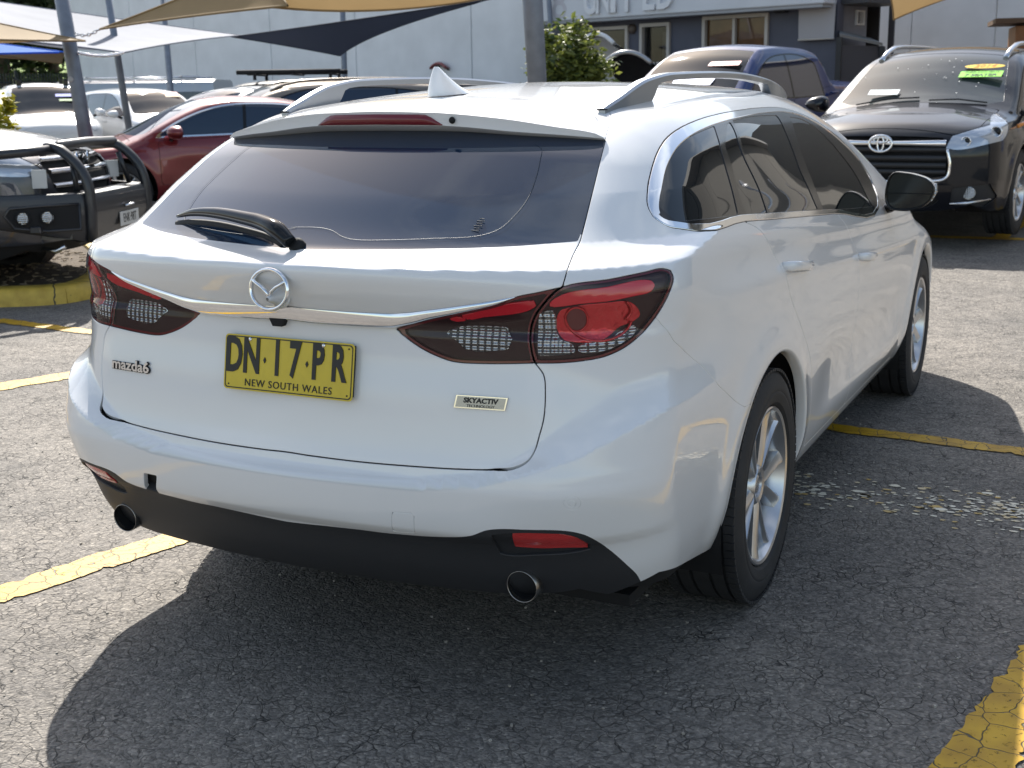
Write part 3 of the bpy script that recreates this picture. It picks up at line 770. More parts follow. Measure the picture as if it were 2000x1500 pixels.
MB().box(((q[0][0] + q[1][0]) / 2, (q[0][1] + q[1][1]) / 2 + .1, q[0][2] / 2 - .1), (np.hypot(*(q[1] - q[0])[:2]), .03, q[0][2] - .2), rz=math.atan2(q[1][1] - q[0][1], q[1][0] - q[0][0])).build('wall_sheet', mat('lean_wall', (.075, .075, .085), .8), ln)
# far right white wall
v0 = at(1690, 60, 31)[:2]; v1 = at(2300, 60, 27)[:2]; vd = (v1 - v0); VL = np.linalg.norm(vd); vd /= VL
vw = thing('right_warehouse_wall', 'pale wall behind the black four-wheel drive at right', 'wall', (v0[0], v0[1], 0), math.atan2(vd[1], vd[0]))
for a, b in ((0, VL * .165), (VL * .165, VL * .45), (VL * .45, VL * .75), (VL * .75, VL)): MB().box(((a + b) / 2, .1, 5.0), (b - a - .03, .2, 10), bev=.012).build('wall_panel', WALLM, vw)
pp = at(1741, 60, 26); po = thing('dark_column', 'dark square column left of the pale right wall', 'column', (pp[0], pp[1], 0)); MB().box((0, 0, 2.2), (.12, .12, 4.4), bev=.01).build('shaft', mat('dark_column', (.06, .06, .07), .6), po)
hb = at(1990, 66, 19); ht = thing('timber_kiosk', 'brown timber kiosk eave at the upper right edge', 'kiosk', (hb[0], hb[1], 0), .2)
MB().box((.35, 0, hb[2] / 2 + .05), (.9, .9, hb[2] + .1), bev=.01).build('cabin', mat('stained_timber', (.22, .09, .03), .6, vary=.2), ht)
MB().box((.25, 0, hb[2] + .17), (1.3, 1.2, .07)).build('eave', mat('eave_timber', (.09, .045, .02), .6), ht)

# ---- steel posts
GALV = mat('galvanised_post', (.20, .22, .26), .5, .35, vary=.15, vscale=7, bump=(.1, .003, 40))
def post(u0, v0, d0, u1, v1, d1, r, label, square=False, top=1.2, r_top=None):
    a = at(u0, v0, d0); b = at(u1, v1, d1); ax = (a - b) / np.linalg.norm(a - b)
    base = b - ax * ((b[2] - gz(b[0], b[1])) / ax[2]); tp = a + ax * top; rt = r_top or r
    t = thing('sail_post', label, 'post', tuple(base), 0, 'steel posts holding the shade sails')
    rel = lambda p: p - base
    MB().tube([rel(base), rel(tp)], [r, rt], 4 if square else 20, smooth=not square).build('shaft', GALV, t)
    MB().lathe([(0, 0), (0, r * 2.0), (.02, r * 2.0), (.02, r)], (0, 0, 0), tuple(ax), 4).build('base_plate', GALV, t)
    MB().lathe([(0, rt * 1.05), (.02, rt * 1.05), (.03, 0)], rel(tp), tuple(ax), 16).build('cap', GALV, t)
    return t
p1 = post(121, 0, 15.0, 166, 257, 15.0, .085, 'thick grey post between the white ute and the bull bar, chains attached')
MB().lathe([(0, 0), (.0, .035), (.002, .03), (.002, 0)], at(138, 155, 14.90) - np.array(p1.location), (.6, -.7, 0), 9).build('paint_smear', mat('pale_smear', (.45, .45, .46), .8), p1)
post(212, 0, 22, 240, 175, 22, .060, 'slimmer grey post left of the white four-wheel drive windscreen')
post(326, 88, 30, 331, 150, 30, .075, 'dark thin post behind the grey van roof')
post(669, 20, 31, 673, 155, 31, .072, 'thin post behind the navy sail, middle of the back wall')
post(1040, 0, 11.6, 1049, 160, 12.0, .083, 'thick galvanised post rising just behind the wagon roof', square=False, r_top=.103)
q1 = post(1072, 0, 27.2, 1076, 60, 27.4, .055, 'dark rusty pole left of the pale sign band')

# ---- shade sails
def cloth(name, col, tr=.40):
    m = bpy.data.materials.new(name); m.use_nodes = True; n = m.node_tree; bs = n.nodes['Principled BSDF']; k = n.links.new
    bs.inputs['Base Color'].default_value = (*col, 1); bs.inputs['Roughness'].default_value = .8
    w = n.nodes.new('ShaderNodeTexNoise'); w.inputs['Scale'].default_value = 1.2; w.inputs['Detail'].default_value = 4; tc_ = n.nodes.new('ShaderNodeTexCoord'); k(tc_.outputs['Object'], w.inputs['Vector'])
    rr_ = n.nodes.new('ShaderNodeMapRange'); rr_.inputs['To Min'].default_value = .75; rr_.inputs['To Max'].default_value = 1.2; k(w.outputs['Fac'], rr_.inputs['Value'])
    x = n.nodes.new('ShaderNodeMix'); x.data_type = 'RGBA'; x.blend_type = 'MULTIPLY'; x.inputs['Factor'].default_value = 1; x.inputs['A'].default_value = (*col, 1); k(rr_.outputs['Result'], x.inputs['B']); k(x.outputs['Result'], bs.inputs['Base Color'])
    t = n.nodes.new('ShaderNodeBsdfTranslucent'); k(x.outputs['Result'], t.inputs['Color']); mx_ = n.nodes.new('ShaderNodeMixShader'); mx_.inputs['Fac'].default_value = tr
    k(bs.outputs[0], mx_.inputs[1]); k(t.outputs[0], mx_.inputs[2]); k(mx_.outputs[0], n.nodes['Material Output'].inputs['Surface'])
    return m
TAN = cloth('tan_shade_cloth', (.34, .235, .115), .27); WSA = cloth('white_shade_cloth', (.27, .29, .345), .28); NAV = cloth('navy_shade_cloth', (.012, .017, .035), .1); BLU = cloth('blue_shade_cloth', (.03, .22, .75), .5)
CABLE = mat('edge_cable', (.10, .09, .08), .6)
def sail(corners, sag, mt, label, n=16, belly=.0):
    """3 or 4 tensioned corners, edges drawn in by sag (one per edge)"""
    c = [np.array(p, float) for p in corners]; cen = sum(c) / len(c)
    t = thing('shade_sail', label, 'shade sail', tuple(cen), 0, 'shade sails over the yard')
    if len(c) == 3: c = [c[0], c[1], c[2], c[2]]; sag = [sag[0], sag[1], 0, sag[2]]
    E = lambda a, b, s, q: a + (b - a) * q + (cen - (a + b) / 2) / (np.linalg.norm(cen - (a + b) / 2) + 1e-9) * s * 4 * q * (1 - q)
    G = []
    for i in range(n + 1):
        u = i / n; row = []
        for j in range(n + 1):
            v = j / n
            e0, e1 = E(c[0], c[1], sag[0], u), E(c[3], c[2], sag[2], u); f0, f1 = E(c[0], c[3], sag[3], v), E(c[1], c[2], sag[1], v)
            B = (1 - u) * (1 - v) * c[0] + u * (1 - v) * c[1] + u * v * c[2] + (1 - u) * v * c[3]
            p = (1 - v) * e0 + v * e1 + (1 - u) * f0 + u * f1 - B
            p = p + np.array([0, 0, -belly * 16 * u * (1 - u) * v * (1 - v)]); row.append(p - cen)
        G.append(row)
    MB().grid(G).build('cloth', mt, t)
    loop = [G[i][0] for i in range(n + 1)] + [G[n][j] for j in range(1, n + 1)] + [G[i][n] for i in range(n - 1, -1, -1)] + [G[0][j] for j in range(n - 1, 0, -1)]
    lp = [loop[0]]
    for q in loop[1:] + loop[:1]:
        if np.linalg.norm(np.array(q) - lp[-1]) > 1e-4: lp.append(q)
    MB().tube(lp, .012, 6, caps=False).build('hem', mt, t)
    return t
def chain(a, b, label):
    a = np.array(a); b = np.array(b); L_ = np.linalg.norm(b - a); n = max(4, int(L_ / .055)); t = thing('tension_chain', label, 'chain', tuple(a), 0, 'chains tensioning the sails')
    d = (b - a) / n; ref = None
    u = d / np.linalg.norm(d); s1 = np.cross(u, [0, 0, 1.0]); s1 /= np.linalg.norm(s1); s2 = np.cross(u, s1)
    for k in range(n):
        c = d * (k + .5) + np.array([0, 0, -.04 * math.sin(math.pi * (k + .5) / n)]); s = s1 if k % 2 else s2
        loop = [c + u * .036 * math.cos(q) + s * .017 * math.sin(q) for q in np.linspace(0, 2 * math.pi, 9)]
        MB().tube(loop, .0075, 5, caps=False).build('link', M['satin_chrome'], t)
    return t
sail([at(-90, -9, 22), at(468, 69, 25), at(241, 103, 17), at(-90, 70, 16)], [.15, .12, .25, .1], WSA, 'large pale grey-white sail stretched behind the thick left post', belly=.25)
sail([at(-110, 22, 15.5), at(166, 80, 14.7), at(-110, 74, 13)], [.06, -.06, .05], TAN, 'tan sail pointing right behind the left post, above the blue one', belly=.1)
sail([at(-110, 69, 17), at(128, 102, 15.5), at(-110, 108, 15)], [.05, .03, .05], BLU, 'bright blue sail at the left edge')
sail([at(-110, 103, 19), at(124, 104, 17.5), at(119, 124, 17), at(-110, 92, 16.5)], [.05, .0, -.10, .02], TAN, 'lowest tan sail at the left edge under the blue sail', belly=.05)
sail([at(195, 57, 14.6), at(520, -75, 12.0), at(562, 11, 11.2)], [.10, .05, .05], TAN, 'tan sail overhead whose tip is chained to the left post', belly=.06)
sail([at(530, 13.5, 11.6), at(700, -130, 10.5), at(965, -8, 10.4)], [.05, .05, -.085], TAN, 'tan sail overhead, curved lower edge above the navy sail', belly=.06)
sail([at(452, 72, 25), at(960, -2, 20), at(664, 109, 23)], [.02, .55, .05], NAV, 'dark navy triangular sail in front of the white wall')
sail([at(1745, 39, 19), at(1695, -90, 18.2), at(2050, -120, 18), at(2050, -45, 20)], [.10, .2, .2, .22], TAN, 'tan sail corner at the top right above the black four-wheel drive', belly=.2)
chain(at(146, 66, 14.9), at(194, 57, 14.6), 'chain from the left post to the tip of the tan sail overhead')
chain(at(152, 103, 14.95), at(241, 103, 17), 'lower chain from the left post to the pale sail')
# ---- fence, grass and trees, far left
GRS = mat('sunlit_grass', (.17, .27, .03), .9, vary=.4, vscale=1.5)
f0 = at(-220, 172, 40)[:2]; f1 = at(150, 172, 44)[:2]; fd_ = f1 - f0; FL = np.linalg.norm(fd_); fd_ /= FL; fn_ = np.array([-fd_[1], fd_[0]])
gq = [at(-500, 236, 46), at(170, 236, 46.5), at(230, 118, 84), at(-700, 118, 84)]; rb_ = np.random.default_rng(6)
G = [[(1 - v) * ((1 - u) * gq[0] + u * gq[1]) + v * ((1 - u) * gq[3] + u * gq[2]) + np.array([0, 0, rb_.normal(0, .07) if 0 < v < 1 else 0]) for v in np.linspace(0, 1, 14)] for u in np.linspace(0, 1, 30)]
MB().grid(G).build('grass_bank', GRS)['kind'] = 'structure'
fe = thing('palisade_fence', 'dark palisade fence in front of the grass at far left', 'fence', (f0[0], f0[1], gz(0, 40)), math.atan2(fd_[1], fd_[0]))
FM = mat('dark_green_fence', (.018, .025, .022), .6)
pk = MB()
for k in range(int(FL / .10)): pk.box((k * .10, 0, .95), (.030, .030, 1.9))
o = pk.build('pickets', FM, fe); o['kind'] = 'stuff'
for z in (.3, 1.6): MB().box((FL / 2, .03, z), (FL, .03, .05)).build('rail', FM, fe)
for k in range(4): MB().box((k * FL / 3, .05, 1.0), (.08, .08, 2.0)).build('fence_post', FM, fe)
TL = leaf_mat('dark_tree_leaf', (.012, .026, .010), (.05, .075, .022))
for i, (u, d, hgt, rad, lab) in enumerate([(10, 52, 8.5, 3.2, 'dark tree behind the palisade fence, leftmost, low crown'), (62, 56, 8.0, 3.0, 'dark tree behind the fence above the blue sail tip'), (105, 54, 7.5, 2.6, 'slim dark tree behind the fence, beside the left post'), (-80, 54, 9, 3.4, 'dark tree behind the fence just off the left edge')]):
    p = at(u, 170, d); t = thing('tree', lab, 'tree', (p[0], p[1], 1.4), 0, 'trees beyond the fence')
    MB().tube([(0, 0, -1.5), (.1, 0, 1.2), (-.1, .1, 3), (.1, 0, hgt * .7)], [.30, .24, .2, .08], 8).build('trunk', BARK, t)
    for k in range(4): MB().tube([(0, 0, 1.5 + .4 * k), (1.3 * math.cos(k * 1.7 + i), 1.3 * math.sin(k * 1.7 + i), 3.2 + .5 * k)], [.10, .03], 6).build('branch', BARK, t)
    leaves(4200, (0, 0, hgt * .60), (rad * 1.15, rad * 1.15, hgt * .44), .26, 20 + i, .15, 60).build('crown', TL, t)
    # undergrowth
for i, (u, d, lab) in enumerate([(24, 52, 'low green bush on the grass bank, left'), (98, 53, 'low green bush on the grass bank, beside the post')]):
    p = at(u, 172, d); t = thing('bank_bush', lab, 'bush', (p[0], p[1], 1.1)); leaves(900, (0, 0, 1.15), (2.0, 1.0, .38), .14, 40 + i, .1, 24).build('foliage', leaf_mat('bank_leaf_%d' % i, (.03, .06, .012), (.12, .17, .03)), t)

# ---- what stands to the right of the camera (seen in the wagon's side glass)
rb = thing('side_warehouse', 'beige warehouse right of the yard, mirrored in the side windows', 'building', (5.2, 9.5, 0))
RBW = mat('beige_cladding', (.17, .16, .145), .8, vary=.05)
for k in range(6): MB().box((.15, 2 + k * 4, 3.4), (.3, 3.96, 6.8), bev=.02).build('wall_panel', RBW, rb)
MB().box((4, 12, 6.92), (8.8, 24.6, .2)).build('roof', mat('side_roof', (.4, .4, .4), .6), rb)
MB().box((4.2, .1, 3.4), (7.7, .2, 6.8)).build('end_wall', RBW, rb); MB().box((4.2, 23.9, 3.4), (7.7, .2, 6.8)).build('end_wall', RBW, rb)
MB().box((6.3, 26.0, 4.2), (18, .3, 8.4)).build('added_reflection_wall', RBW, rb)  # unseen wall added so the front side window mirrors it, not pale sky
MB().box((-.03, 9, 3.0), (.06, 2.2, .9), bev=.01).build('wall_sign', mat('orange_wall_sign', (.55, .26, .12), .6), rb)
WHT = mat('flag_letter', (.75, .76, .78), .7)
for i, (x, y, lab) in enumerate(((2.9, 11.5, 'tall navy feather flag nearest the black four-wheel drive'), (3.3, 15.0, 'tall navy feather flag, middle one by the beige warehouse'), (3.6, 19.0, 'tall navy feather flag farthest back by the beige warehouse'))):
    t = thing('feather_flag', lab, 'flag', (x, y, gz(x, y)), 1.35, 'navy feather flags on the right')
    MB().tube([(0, 0, 0), (0, 0, 2.0), (.08, 0, 2.9), (.25, 0, 3.2)], .014, 6).build('pole', M['satin_chrome'], t)
    bn_ = MB().grid([[(a, .01 * math.sin(z * 5), z) for z in np.linspace(.7, 2.6 + .5 * math.sqrt(max(0, 1 - (a / .5) ** 2)), 9)] for a in np.linspace(.02, .5, 6)]).build('banner', mat('flag_navy_%d' % i, (.012, .03, .11), .8), t)
    for k, ch in enumerate('WARRANTY'):
        text_obj('flag_letter', ch, .26, WHT, bn_, (.25, -.016, 2.62 - k * .235), (math.pi / 2, 0, 0), .001, sx=-1.0)
        text_obj('flag_letter', ch, .26, WHT, bn_, (.25, .016, 2.62 - k * .235), (math.pi / 2, 0, math.pi), .001, sx=-1.0)
# outlines measured on the wagon's skin (right half, metres: x right, y forward, z up)
OUT = {
    'R_tailgate': [(0.4933, 0.8535, 1.3894), (0.4990, 0.8574, 1.3893), (0.5183, 0.8346, 1.3817), (0.5384, 0.7985, 1.3693), (0.5520, 0.7538, 1.3535), (0.5632, 0.7120, 1.3369), (0.5747, 0.6695, 1.3181), (0.5968, 0.5816, 1.2725), (0.6230, 0.4602, 1.1921), (0.6401, 0.3730, 1.1291), (0.6481, 0.3300, 1.1011), (0.6550, 0.2785, 1.0807), (0.6776, 0.1868, 1.0500), (0.6756, 0.1717, 1.0229), (0.6621, 0.1638, 1.0132), (0.6349, 0.1559, 0.9814), (0.6154, 0.1575, 0.9561), (0.6022, 0.1610, 0.9227), (0.6058, 0.1527, 0.8888), (0.6158, 0.1517, 0.8541), (0.6252, 0.1526, 0.8432), (0.6370, 0.1536, 0.8267), (0.6428, 0.1484, 0.7912), (0.6438, 0.1371, 0.7334), (0.6366, 0.1277, 0.6941), (0.6306, 0.1185, 0.6664), (0.6221, 0.1015, 0.6453), (0.5972, 0.0902, 0.6290), (0.5366, 0.0942, 0.6146), (0.4738, 0.0853, 0.6095), (0.3420, 0.0712, 0.6048), (0.2028, 0.0614, 0.6020), (0.0620, 0.0570, 0.6024), (-0.0149, 0.0567, 0.6031)],
    'R_glass': [(0.5747, 0.6695, 1.3181), (0.5968, 0.5816, 1.2725), (0.6230, 0.4602, 1.1921), (0.6401, 0.3730, 1.1291), (0.6454, 0.3304, 1.1022), (0.5952, 0.3001, 1.0989), (0.5137, 0.2549, 1.0938), (0.3499, 0.1911, 1.0886), (0.1702, 0.1483, 1.0850), (0.0045, 0.1284, 1.0817)],
    'R_lampin': [(0.6756, 0.1717, 1.0229), (0.6257, 0.1497, 1.0110), (0.5759, 0.1350, 0.9991), (0.5478, 0.1308, 0.9856), (0.4629, 0.1222, 0.9624), (0.3728, 0.1189, 0.9397), (0.2813, 0.1175, 0.9126), (0.3012, 0.1174, 0.8974), (0.3462, 0.1193, 0.8707), (0.3908, 0.1220, 0.8535), (0.4260, 0.1247, 0.8452), (0.4994, 0.1333, 0.8448), (0.5648, 0.1427, 0.8483), (0.6170, 0.1517, 0.8519), (0.6058, 0.1527, 0.8888), (0.6022, 0.1610, 0.9227), (0.6154, 0.1575, 0.9561), (0.6349, 0.1559, 0.9814), (0.6621, 0.1638, 1.0132)],
    'R_lampout': [(0.6756, 0.1717, 1.0229), (0.7564, 0.2407, 1.0350), (0.8105, 0.3192, 1.0437), (0.8349, 0.3686, 1.0466), (0.8472, 0.3893, 1.0399), (0.8542, 0.3910, 1.0237), (0.8547, 0.3798, 1.0055), (0.8422, 0.3515, 0.9601), (0.8205, 0.3186, 0.9187), (0.7890, 0.2677, 0.8813), (0.7534, 0.2287, 0.8628), (0.7116, 0.1943, 0.8558), (0.6601, 0.1658, 0.8526), (0.6170, 0.1517, 0.8519), (0.6058, 0.1527, 0.8888), (0.6022, 0.1610, 0.9227), (0.6154, 0.1575, 0.9561), (0.6349, 0.1559, 0.9814), (0.6621, 0.1638, 1.0132)],
    'R_chrome': [(0.5759, 0.1349, 1.0002), (0.5285, 0.1244, 0.9900), (0.4668, 0.1156, 0.9774), (0.3800, 0.1076, 0.9630), (0.2888, 0.1032, 0.9498), (0.1977, 0.0954, 0.9488), (0.0898, 0.0885, 0.9503), (-0.0116, 0.0844, 0.9538), (-0.0297, 0.1058, 0.9180), (0.0749, 0.1068, 0.9137), (0.1859, 0.1111, 0.9144), (0.2696, 0.1168, 0.9155), (0.3189, 0.1189, 0.9256), (0.3735, 0.1178, 0.9423), (0.4632, 0.1217, 0.9636), (0.5259, 0.1290, 0.9766), (0.5593, 0.1329, 0.9883)],
    'R_valance': [(-0.0183, 0.0456, 0.4316), (0.2066, 0.0435, 0.4425), (0.2949, 0.0480, 0.4437), (0.4699, 0.0491, 0.4604), (0.5050, 0.0473, 0.4697), (0.5458, 0.0487, 0.4884), (0.6282, 0.0664, 0.4951), (0.7123, 0.1020, 0.4927), (0.7494, 0.1358, 0.4751), (0.7736, 0.1945, 0.4299), (0.7963, 0.2420, 0.3824), (0.8109, 0.2907, 0.3347)],
    'R_redin': [(0.3828, 0.1251, 0.9280), (0.4601, 0.1269, 0.9511), (0.5378, 0.1328, 0.9743), (0.6211, 0.1499, 0.9894), (0.6178, 0.1523, 0.9769), (0.5989, 0.1507, 0.9661), (0.5002, 0.1358, 0.9474), (0.4398, 0.1303, 0.9350)],
    'R_clearin': [(0.4029, 0.1295, 0.9122), (0.4371, 0.1344, 0.9207), (0.4922, 0.1417, 0.9244), (0.5457, 0.1506, 0.9246), (0.5596, 0.1487, 0.9057), (0.5527, 0.1440, 0.8798), (0.4560, 0.1310, 0.8748), (0.4300, 0.1294, 0.8937)],
    'R_redout': [(0.6423, 0.1596, 0.9765), (0.6727, 0.1684, 1.0014), (0.7588, 0.2349, 1.0170), (0.8195, 0.3181, 1.0257), (0.8306, 0.3342, 1.0201), (0.8331, 0.3335, 1.0095), (0.8275, 0.3201, 0.9998), (0.8062, 0.2865, 0.9947), (0.7599, 0.2325, 0.9866), (0.7125, 0.1938, 0.9834), (0.6606, 0.1665, 0.9765)],
    'R_bowl': [(0.6614, 0.1738, 0.9485), (0.6599, 0.1769, 0.9239), (0.6759, 0.1794, 0.9086), (0.6982, 0.1870, 0.8989), (0.7249, 0.2046, 0.8969), (0.7440, 0.2202, 0.9014), (0.7611, 0.2407, 0.9119), (0.7783, 0.2615, 0.9256), (0.7988, 0.2854, 0.9330), (0.8130, 0.3037, 0.9450), (0.8095, 0.2955, 0.9602), (0.7976, 0.2763, 0.9765), (0.7596, 0.2333, 0.9789), (0.6951, 0.1850, 0.9726), (0.6701, 0.1738, 0.9649)],
    'R_clearout': [(0.7050, 0.1912, 0.8866), (0.7150, 0.1977, 0.8922), (0.7410, 0.2172, 0.8945), (0.7653, 0.2411, 0.9040), (0.7815, 0.2644, 0.9172), (0.8042, 0.2937, 0.9259), (0.8071, 0.2975, 0.9173), (0.7892, 0.2669, 0.8931), (0.7595, 0.2347, 0.8774), (0.7345, 0.2122, 0.8729), (0.7084, 0.1931, 0.8733)],
    'R_turn': [(0.6182, 0.1641, 0.9232), (0.6229, 0.1593, 0.9563), (0.6523, 0.1658, 0.9670), (0.6578, 0.1724, 0.9485), (0.6563, 0.1753, 0.9200), (0.6733, 0.1756, 0.9031), (0.6948, 0.1851, 0.8910), (0.7000, 0.1877, 0.8728), (0.6561, 0.1655, 0.8696), (0.6221, 0.1545, 0.8691)],
    'R_fog': [(0.5988, 0.0634, 0.4793), (0.6755, 0.0862, 0.4830), (0.7100, 0.1077, 0.4752), (0.7317, 0.1317, 0.4606), (0.7415, 0.1609, 0.4385), (0.7405, 0.1634, 0.4335), (0.6986, 0.1334, 0.4362), (0.6291, 0.1061, 0.4342), (0.5895, 0.0939, 0.4355), (0.5952, 0.0727, 0.4601)],
    'R_fogrec': [(0.5501, 0.0532, 0.4756), (0.5902, 0.0601, 0.4831), (0.6625, 0.0793, 0.4873), (0.7231, 0.1146, 0.4787), (0.7482, 0.1595, 0.4459), (0.7444, 0.1684, 0.4304), (0.7122, 0.1488, 0.4243), (0.6433, 0.1198, 0.4178), (0.5685, 0.1018, 0.4113), (0.5487, 0.0952, 0.4157), (0.5456, 0.0654, 0.4552)],
    'R_tow': [(0.3156, 0.0183, 0.5072), (0.3693, 0.0226, 0.5109), (0.3713, 0.0233, 0.5070), (0.3624, 0.0414, 0.4561), (0.3046, 0.0399, 0.4522)],
    'R_towL': [(-0.4260, 0.0288, 0.5082), (-0.3764, 0.0237, 0.5076), (-0.4003, 0.0542, 0.4468), (-0.4409, 0.0506, 0.4550)],
    'R_sensor': [(0.7396, 0.0958, 0.5692)],
    'R_seams': [(-0.2122, 1.0490, 1.4351), (0.0306, 0.9228, 1.4300), (0.2356, 0.9146, 1.4221), (0.3022, 0.9390, 1.4198), (0.3688, 0.9097, 1.4112), (0.4444, 0.8797, 1.4000)],
    'R_badge6': [(-0.6010, 0.1338, 0.7739), (-0.4437, 0.1122, 0.7692), (-0.4444, 0.1084, 0.7458), (-0.5953, 0.1283, 0.7480)],
    'R_skyact': [(0.4352, 0.1111, 0.7684), (0.5654, 0.1291, 0.7767), (0.5599, 0.1238, 0.7516), (0.4367, 0.1072, 0.7433)],
    'R_logo': [(-0.0202, 0.0543, 0.9960)],
    'R_plate': [(-0.1992, 0.1087, 0.8670), (0.1774, 0.1078, 0.8697), (0.1762, 0.0868, 0.7397), (-0.2008, 0.0878, 0.7386)],
    'R_brakelamp': [(-0.2795, 0.7352, 1.3871), (0.1483, 0.5947, 1.3483)],
    'R_lipseam': [(0.8387, 0.3481, 0.9453), (0.8591, 0.4312, 0.8684), (0.8753, 0.5394, 0.7912), (0.8936, 0.6085, 0.7315), (0.8993, 0.6977, 0.6851), (0.9083, 0.7696, 0.6457), (0.9140, 0.8548, 0.6239)],
    'S_lipseam': [(0.8387, 0.3481, 0.9453), (0.8591, 0.4312, 0.8684), (0.8753, 0.5394, 0.7912), (0.8936, 0.6085, 0.7315), (0.8993, 0.6977, 0.6851), (0.9083, 0.7696, 0.6457), (0.9140, 0.8548, 0.6239)],
    'R_bumpside': [(0.8109, 0.2907, 0.3347), (0.8376, 0.3356, 0.3355), (0.8570, 0.6611, 0.2736), (0.8617, 0.6938, 0.2786), (0.8874, 0.7074, 0.3507), (0.8987, 0.7234, 0.4155)],
    'S_bumpside': [(0.8109, 0.2907, 0.3347), (0.8376, 0.3356, 0.3355), (0.8570, 0.6611, 0.2736), (0.8617, 0.6938, 0.2786), (0.8874, 0.7074, 0.3507), (0.8987, 0.7234, 0.4155)],
    'R_ring': [(0.7204, 0.2072, 0.9468), (0.7184, 0.2073, 0.9366), (0.7136, 0.2050, 0.9281), (0.7068, 0.2009, 0.9226), (0.6987, 0.1959, 0.9209), (0.6906, 0.1914, 0.9232), (0.6838, 0.1872, 0.9291), (0.6794, 0.1841, 0.9379), (0.6785, 0.1817, 0.9483), (0.6811, 0.1805, 0.9587), (0.6864, 0.1814, 0.9673), (0.6938, 0.1842, 0.9730), (0.7020, 0.1887, 0.9748), (0.7097, 0.1942, 0.9724), (0.7158, 0.1998, 0.9663), (0.7196, 0.2043, 0.9573)],
    'R_arc': [(0.7956, 0.2810, 0.9360), (0.7919, 0.2774, 0.9260), (0.7870, 0.2709, 0.9173), (0.7812, 0.2611, 0.9102), (0.7738, 0.2504, 0.9048), (0.7652, 0.2395, 0.9009), (0.7551, 0.2295, 0.8987), (0.7444, 0.2199, 0.8983), (0.7334, 0.2109, 0.8998), (0.7221, 0.2038, 0.9029), (0.7109, 0.1985, 0.9076), (0.7003, 0.1948, 0.9138), (0.6912, 0.1917, 0.9215), (0.6848, 0.1875, 0.9308), (0.6803, 0.1841, 0.9410), (0.6785, 0.1807, 0.9521)],
    'R_arc2': [(0.7892, 0.2651, 0.9818), (0.7950, 0.2745, 0.9687), (0.7944, 0.2763, 0.9543), (0.7860, 0.2687, 0.9410)],
    'R_gline': [(0.4257, 0.5807, 1.3097), (0.4461, 0.5667, 1.2992), (0.4601, 0.5298, 1.2763), (0.4760, 0.4711, 1.2369), (0.4864, 0.3962, 1.1880), (0.4784, 0.3425, 1.1542), (0.4616, 0.2953, 1.1274), (0.4255, 0.2617, 1.1142), (0.3312, 0.2252, 1.1088), (0.2252, 0.1953, 1.1045), (0.1353, 0.1817, 1.1038), (0.1001, 0.1878, 1.1090), (0.0643, 0.2032, 1.1195), (0.0231, 0.2104, 1.1247), (-0.0583, 0.2093, 1.1234)],
    'R_etch': [(0.4106, 0.2913, 1.1355)],
    'S_surround': [(0.7906, 0.5632, 1.1141), (0.7746, 0.5445, 1.1239), (0.7522, 0.5312, 1.1414), (0.7346, 0.5401, 1.1643), (0.7200, 0.5720, 1.1954), (0.7036, 0.6372, 1.2374), (0.6906, 0.7108, 1.2769), (0.6809, 0.8041, 1.3128), (0.6807, 0.9165, 1.3384), (0.6780, 1.0752, 1.3558), (0.6744, 1.2504, 1.3667), (0.6712, 1.4399, 1.3734), (0.6579, 1.7859, 1.3780), (0.6498, 2.1470, 1.3709), (0.6641, 2.3822, 1.3443), (0.6886, 2.5725, 1.3035), (0.7205, 2.7538, 1.2437), (0.7608, 2.9197, 1.1638), (0.8014, 2.9894, 1.0816), (0.8377, 2.9849, 1.0031), (0.8592, 2.8985, 0.9644), (0.8577, 2.0582, 1.0167), (0.8549, 1.1926, 1.0767), (0.8500, 0.9725, 1.0923)],
    'S_quarter': [(0.7894, 0.5926, 1.1273), (0.7542, 0.5753, 1.1613), (0.7399, 0.5768, 1.1779), (0.7273, 0.6171, 1.2089), (0.7119, 0.6913, 1.2518), (0.7072, 0.7710, 1.2830), (0.7085, 0.8934, 1.3119), (0.7079, 1.0155, 1.3264), (0.7034, 1.1585, 1.3381), (0.7265, 1.1187, 1.3110), (0.7687, 1.0515, 1.2420), (0.8045, 1.0033, 1.1788), (0.8391, 0.9508, 1.1120), (0.8297, 0.7654, 1.1212)],
    'S_rdfix': [(0.7039, 1.2861, 1.3416), (0.7024, 1.3181, 1.3439), (0.7611, 1.2513, 1.2564), (0.8120, 1.2467, 1.1617), (0.8460, 1.2243, 1.0921), (0.8426, 1.0233, 1.1056), (0.8230, 1.0277, 1.1439), (0.7760, 1.0958, 1.2300), (0.7434, 1.1323, 1.2863)],
    'S_rear': [(0.6985, 1.3489, 1.3482), (0.6917, 1.5640, 1.3550), (0.6803, 1.9331, 1.3514), (0.7282, 1.8953, 1.2842), (0.7887, 1.8330, 1.1776), (0.8484, 1.8495, 1.0501), (0.8471, 1.2499, 1.0889), (0.8170, 1.2484, 1.1516), (0.7641, 1.2597, 1.2510)],
    'S_front': [(0.6806, 2.1031, 1.3425), (0.6841, 2.3003, 1.3270), (0.7097, 2.4826, 1.2769), (0.7506, 2.6193, 1.1988), (0.7999, 2.7354, 1.0976), (0.8384, 2.7714, 1.0126), (0.8543, 2.8068, 0.9786), (0.8504, 2.1489, 1.0244), (0.8488, 1.9281, 1.0433), (0.7995, 1.9430, 1.1477), (0.7498, 1.9858, 1.2396)],
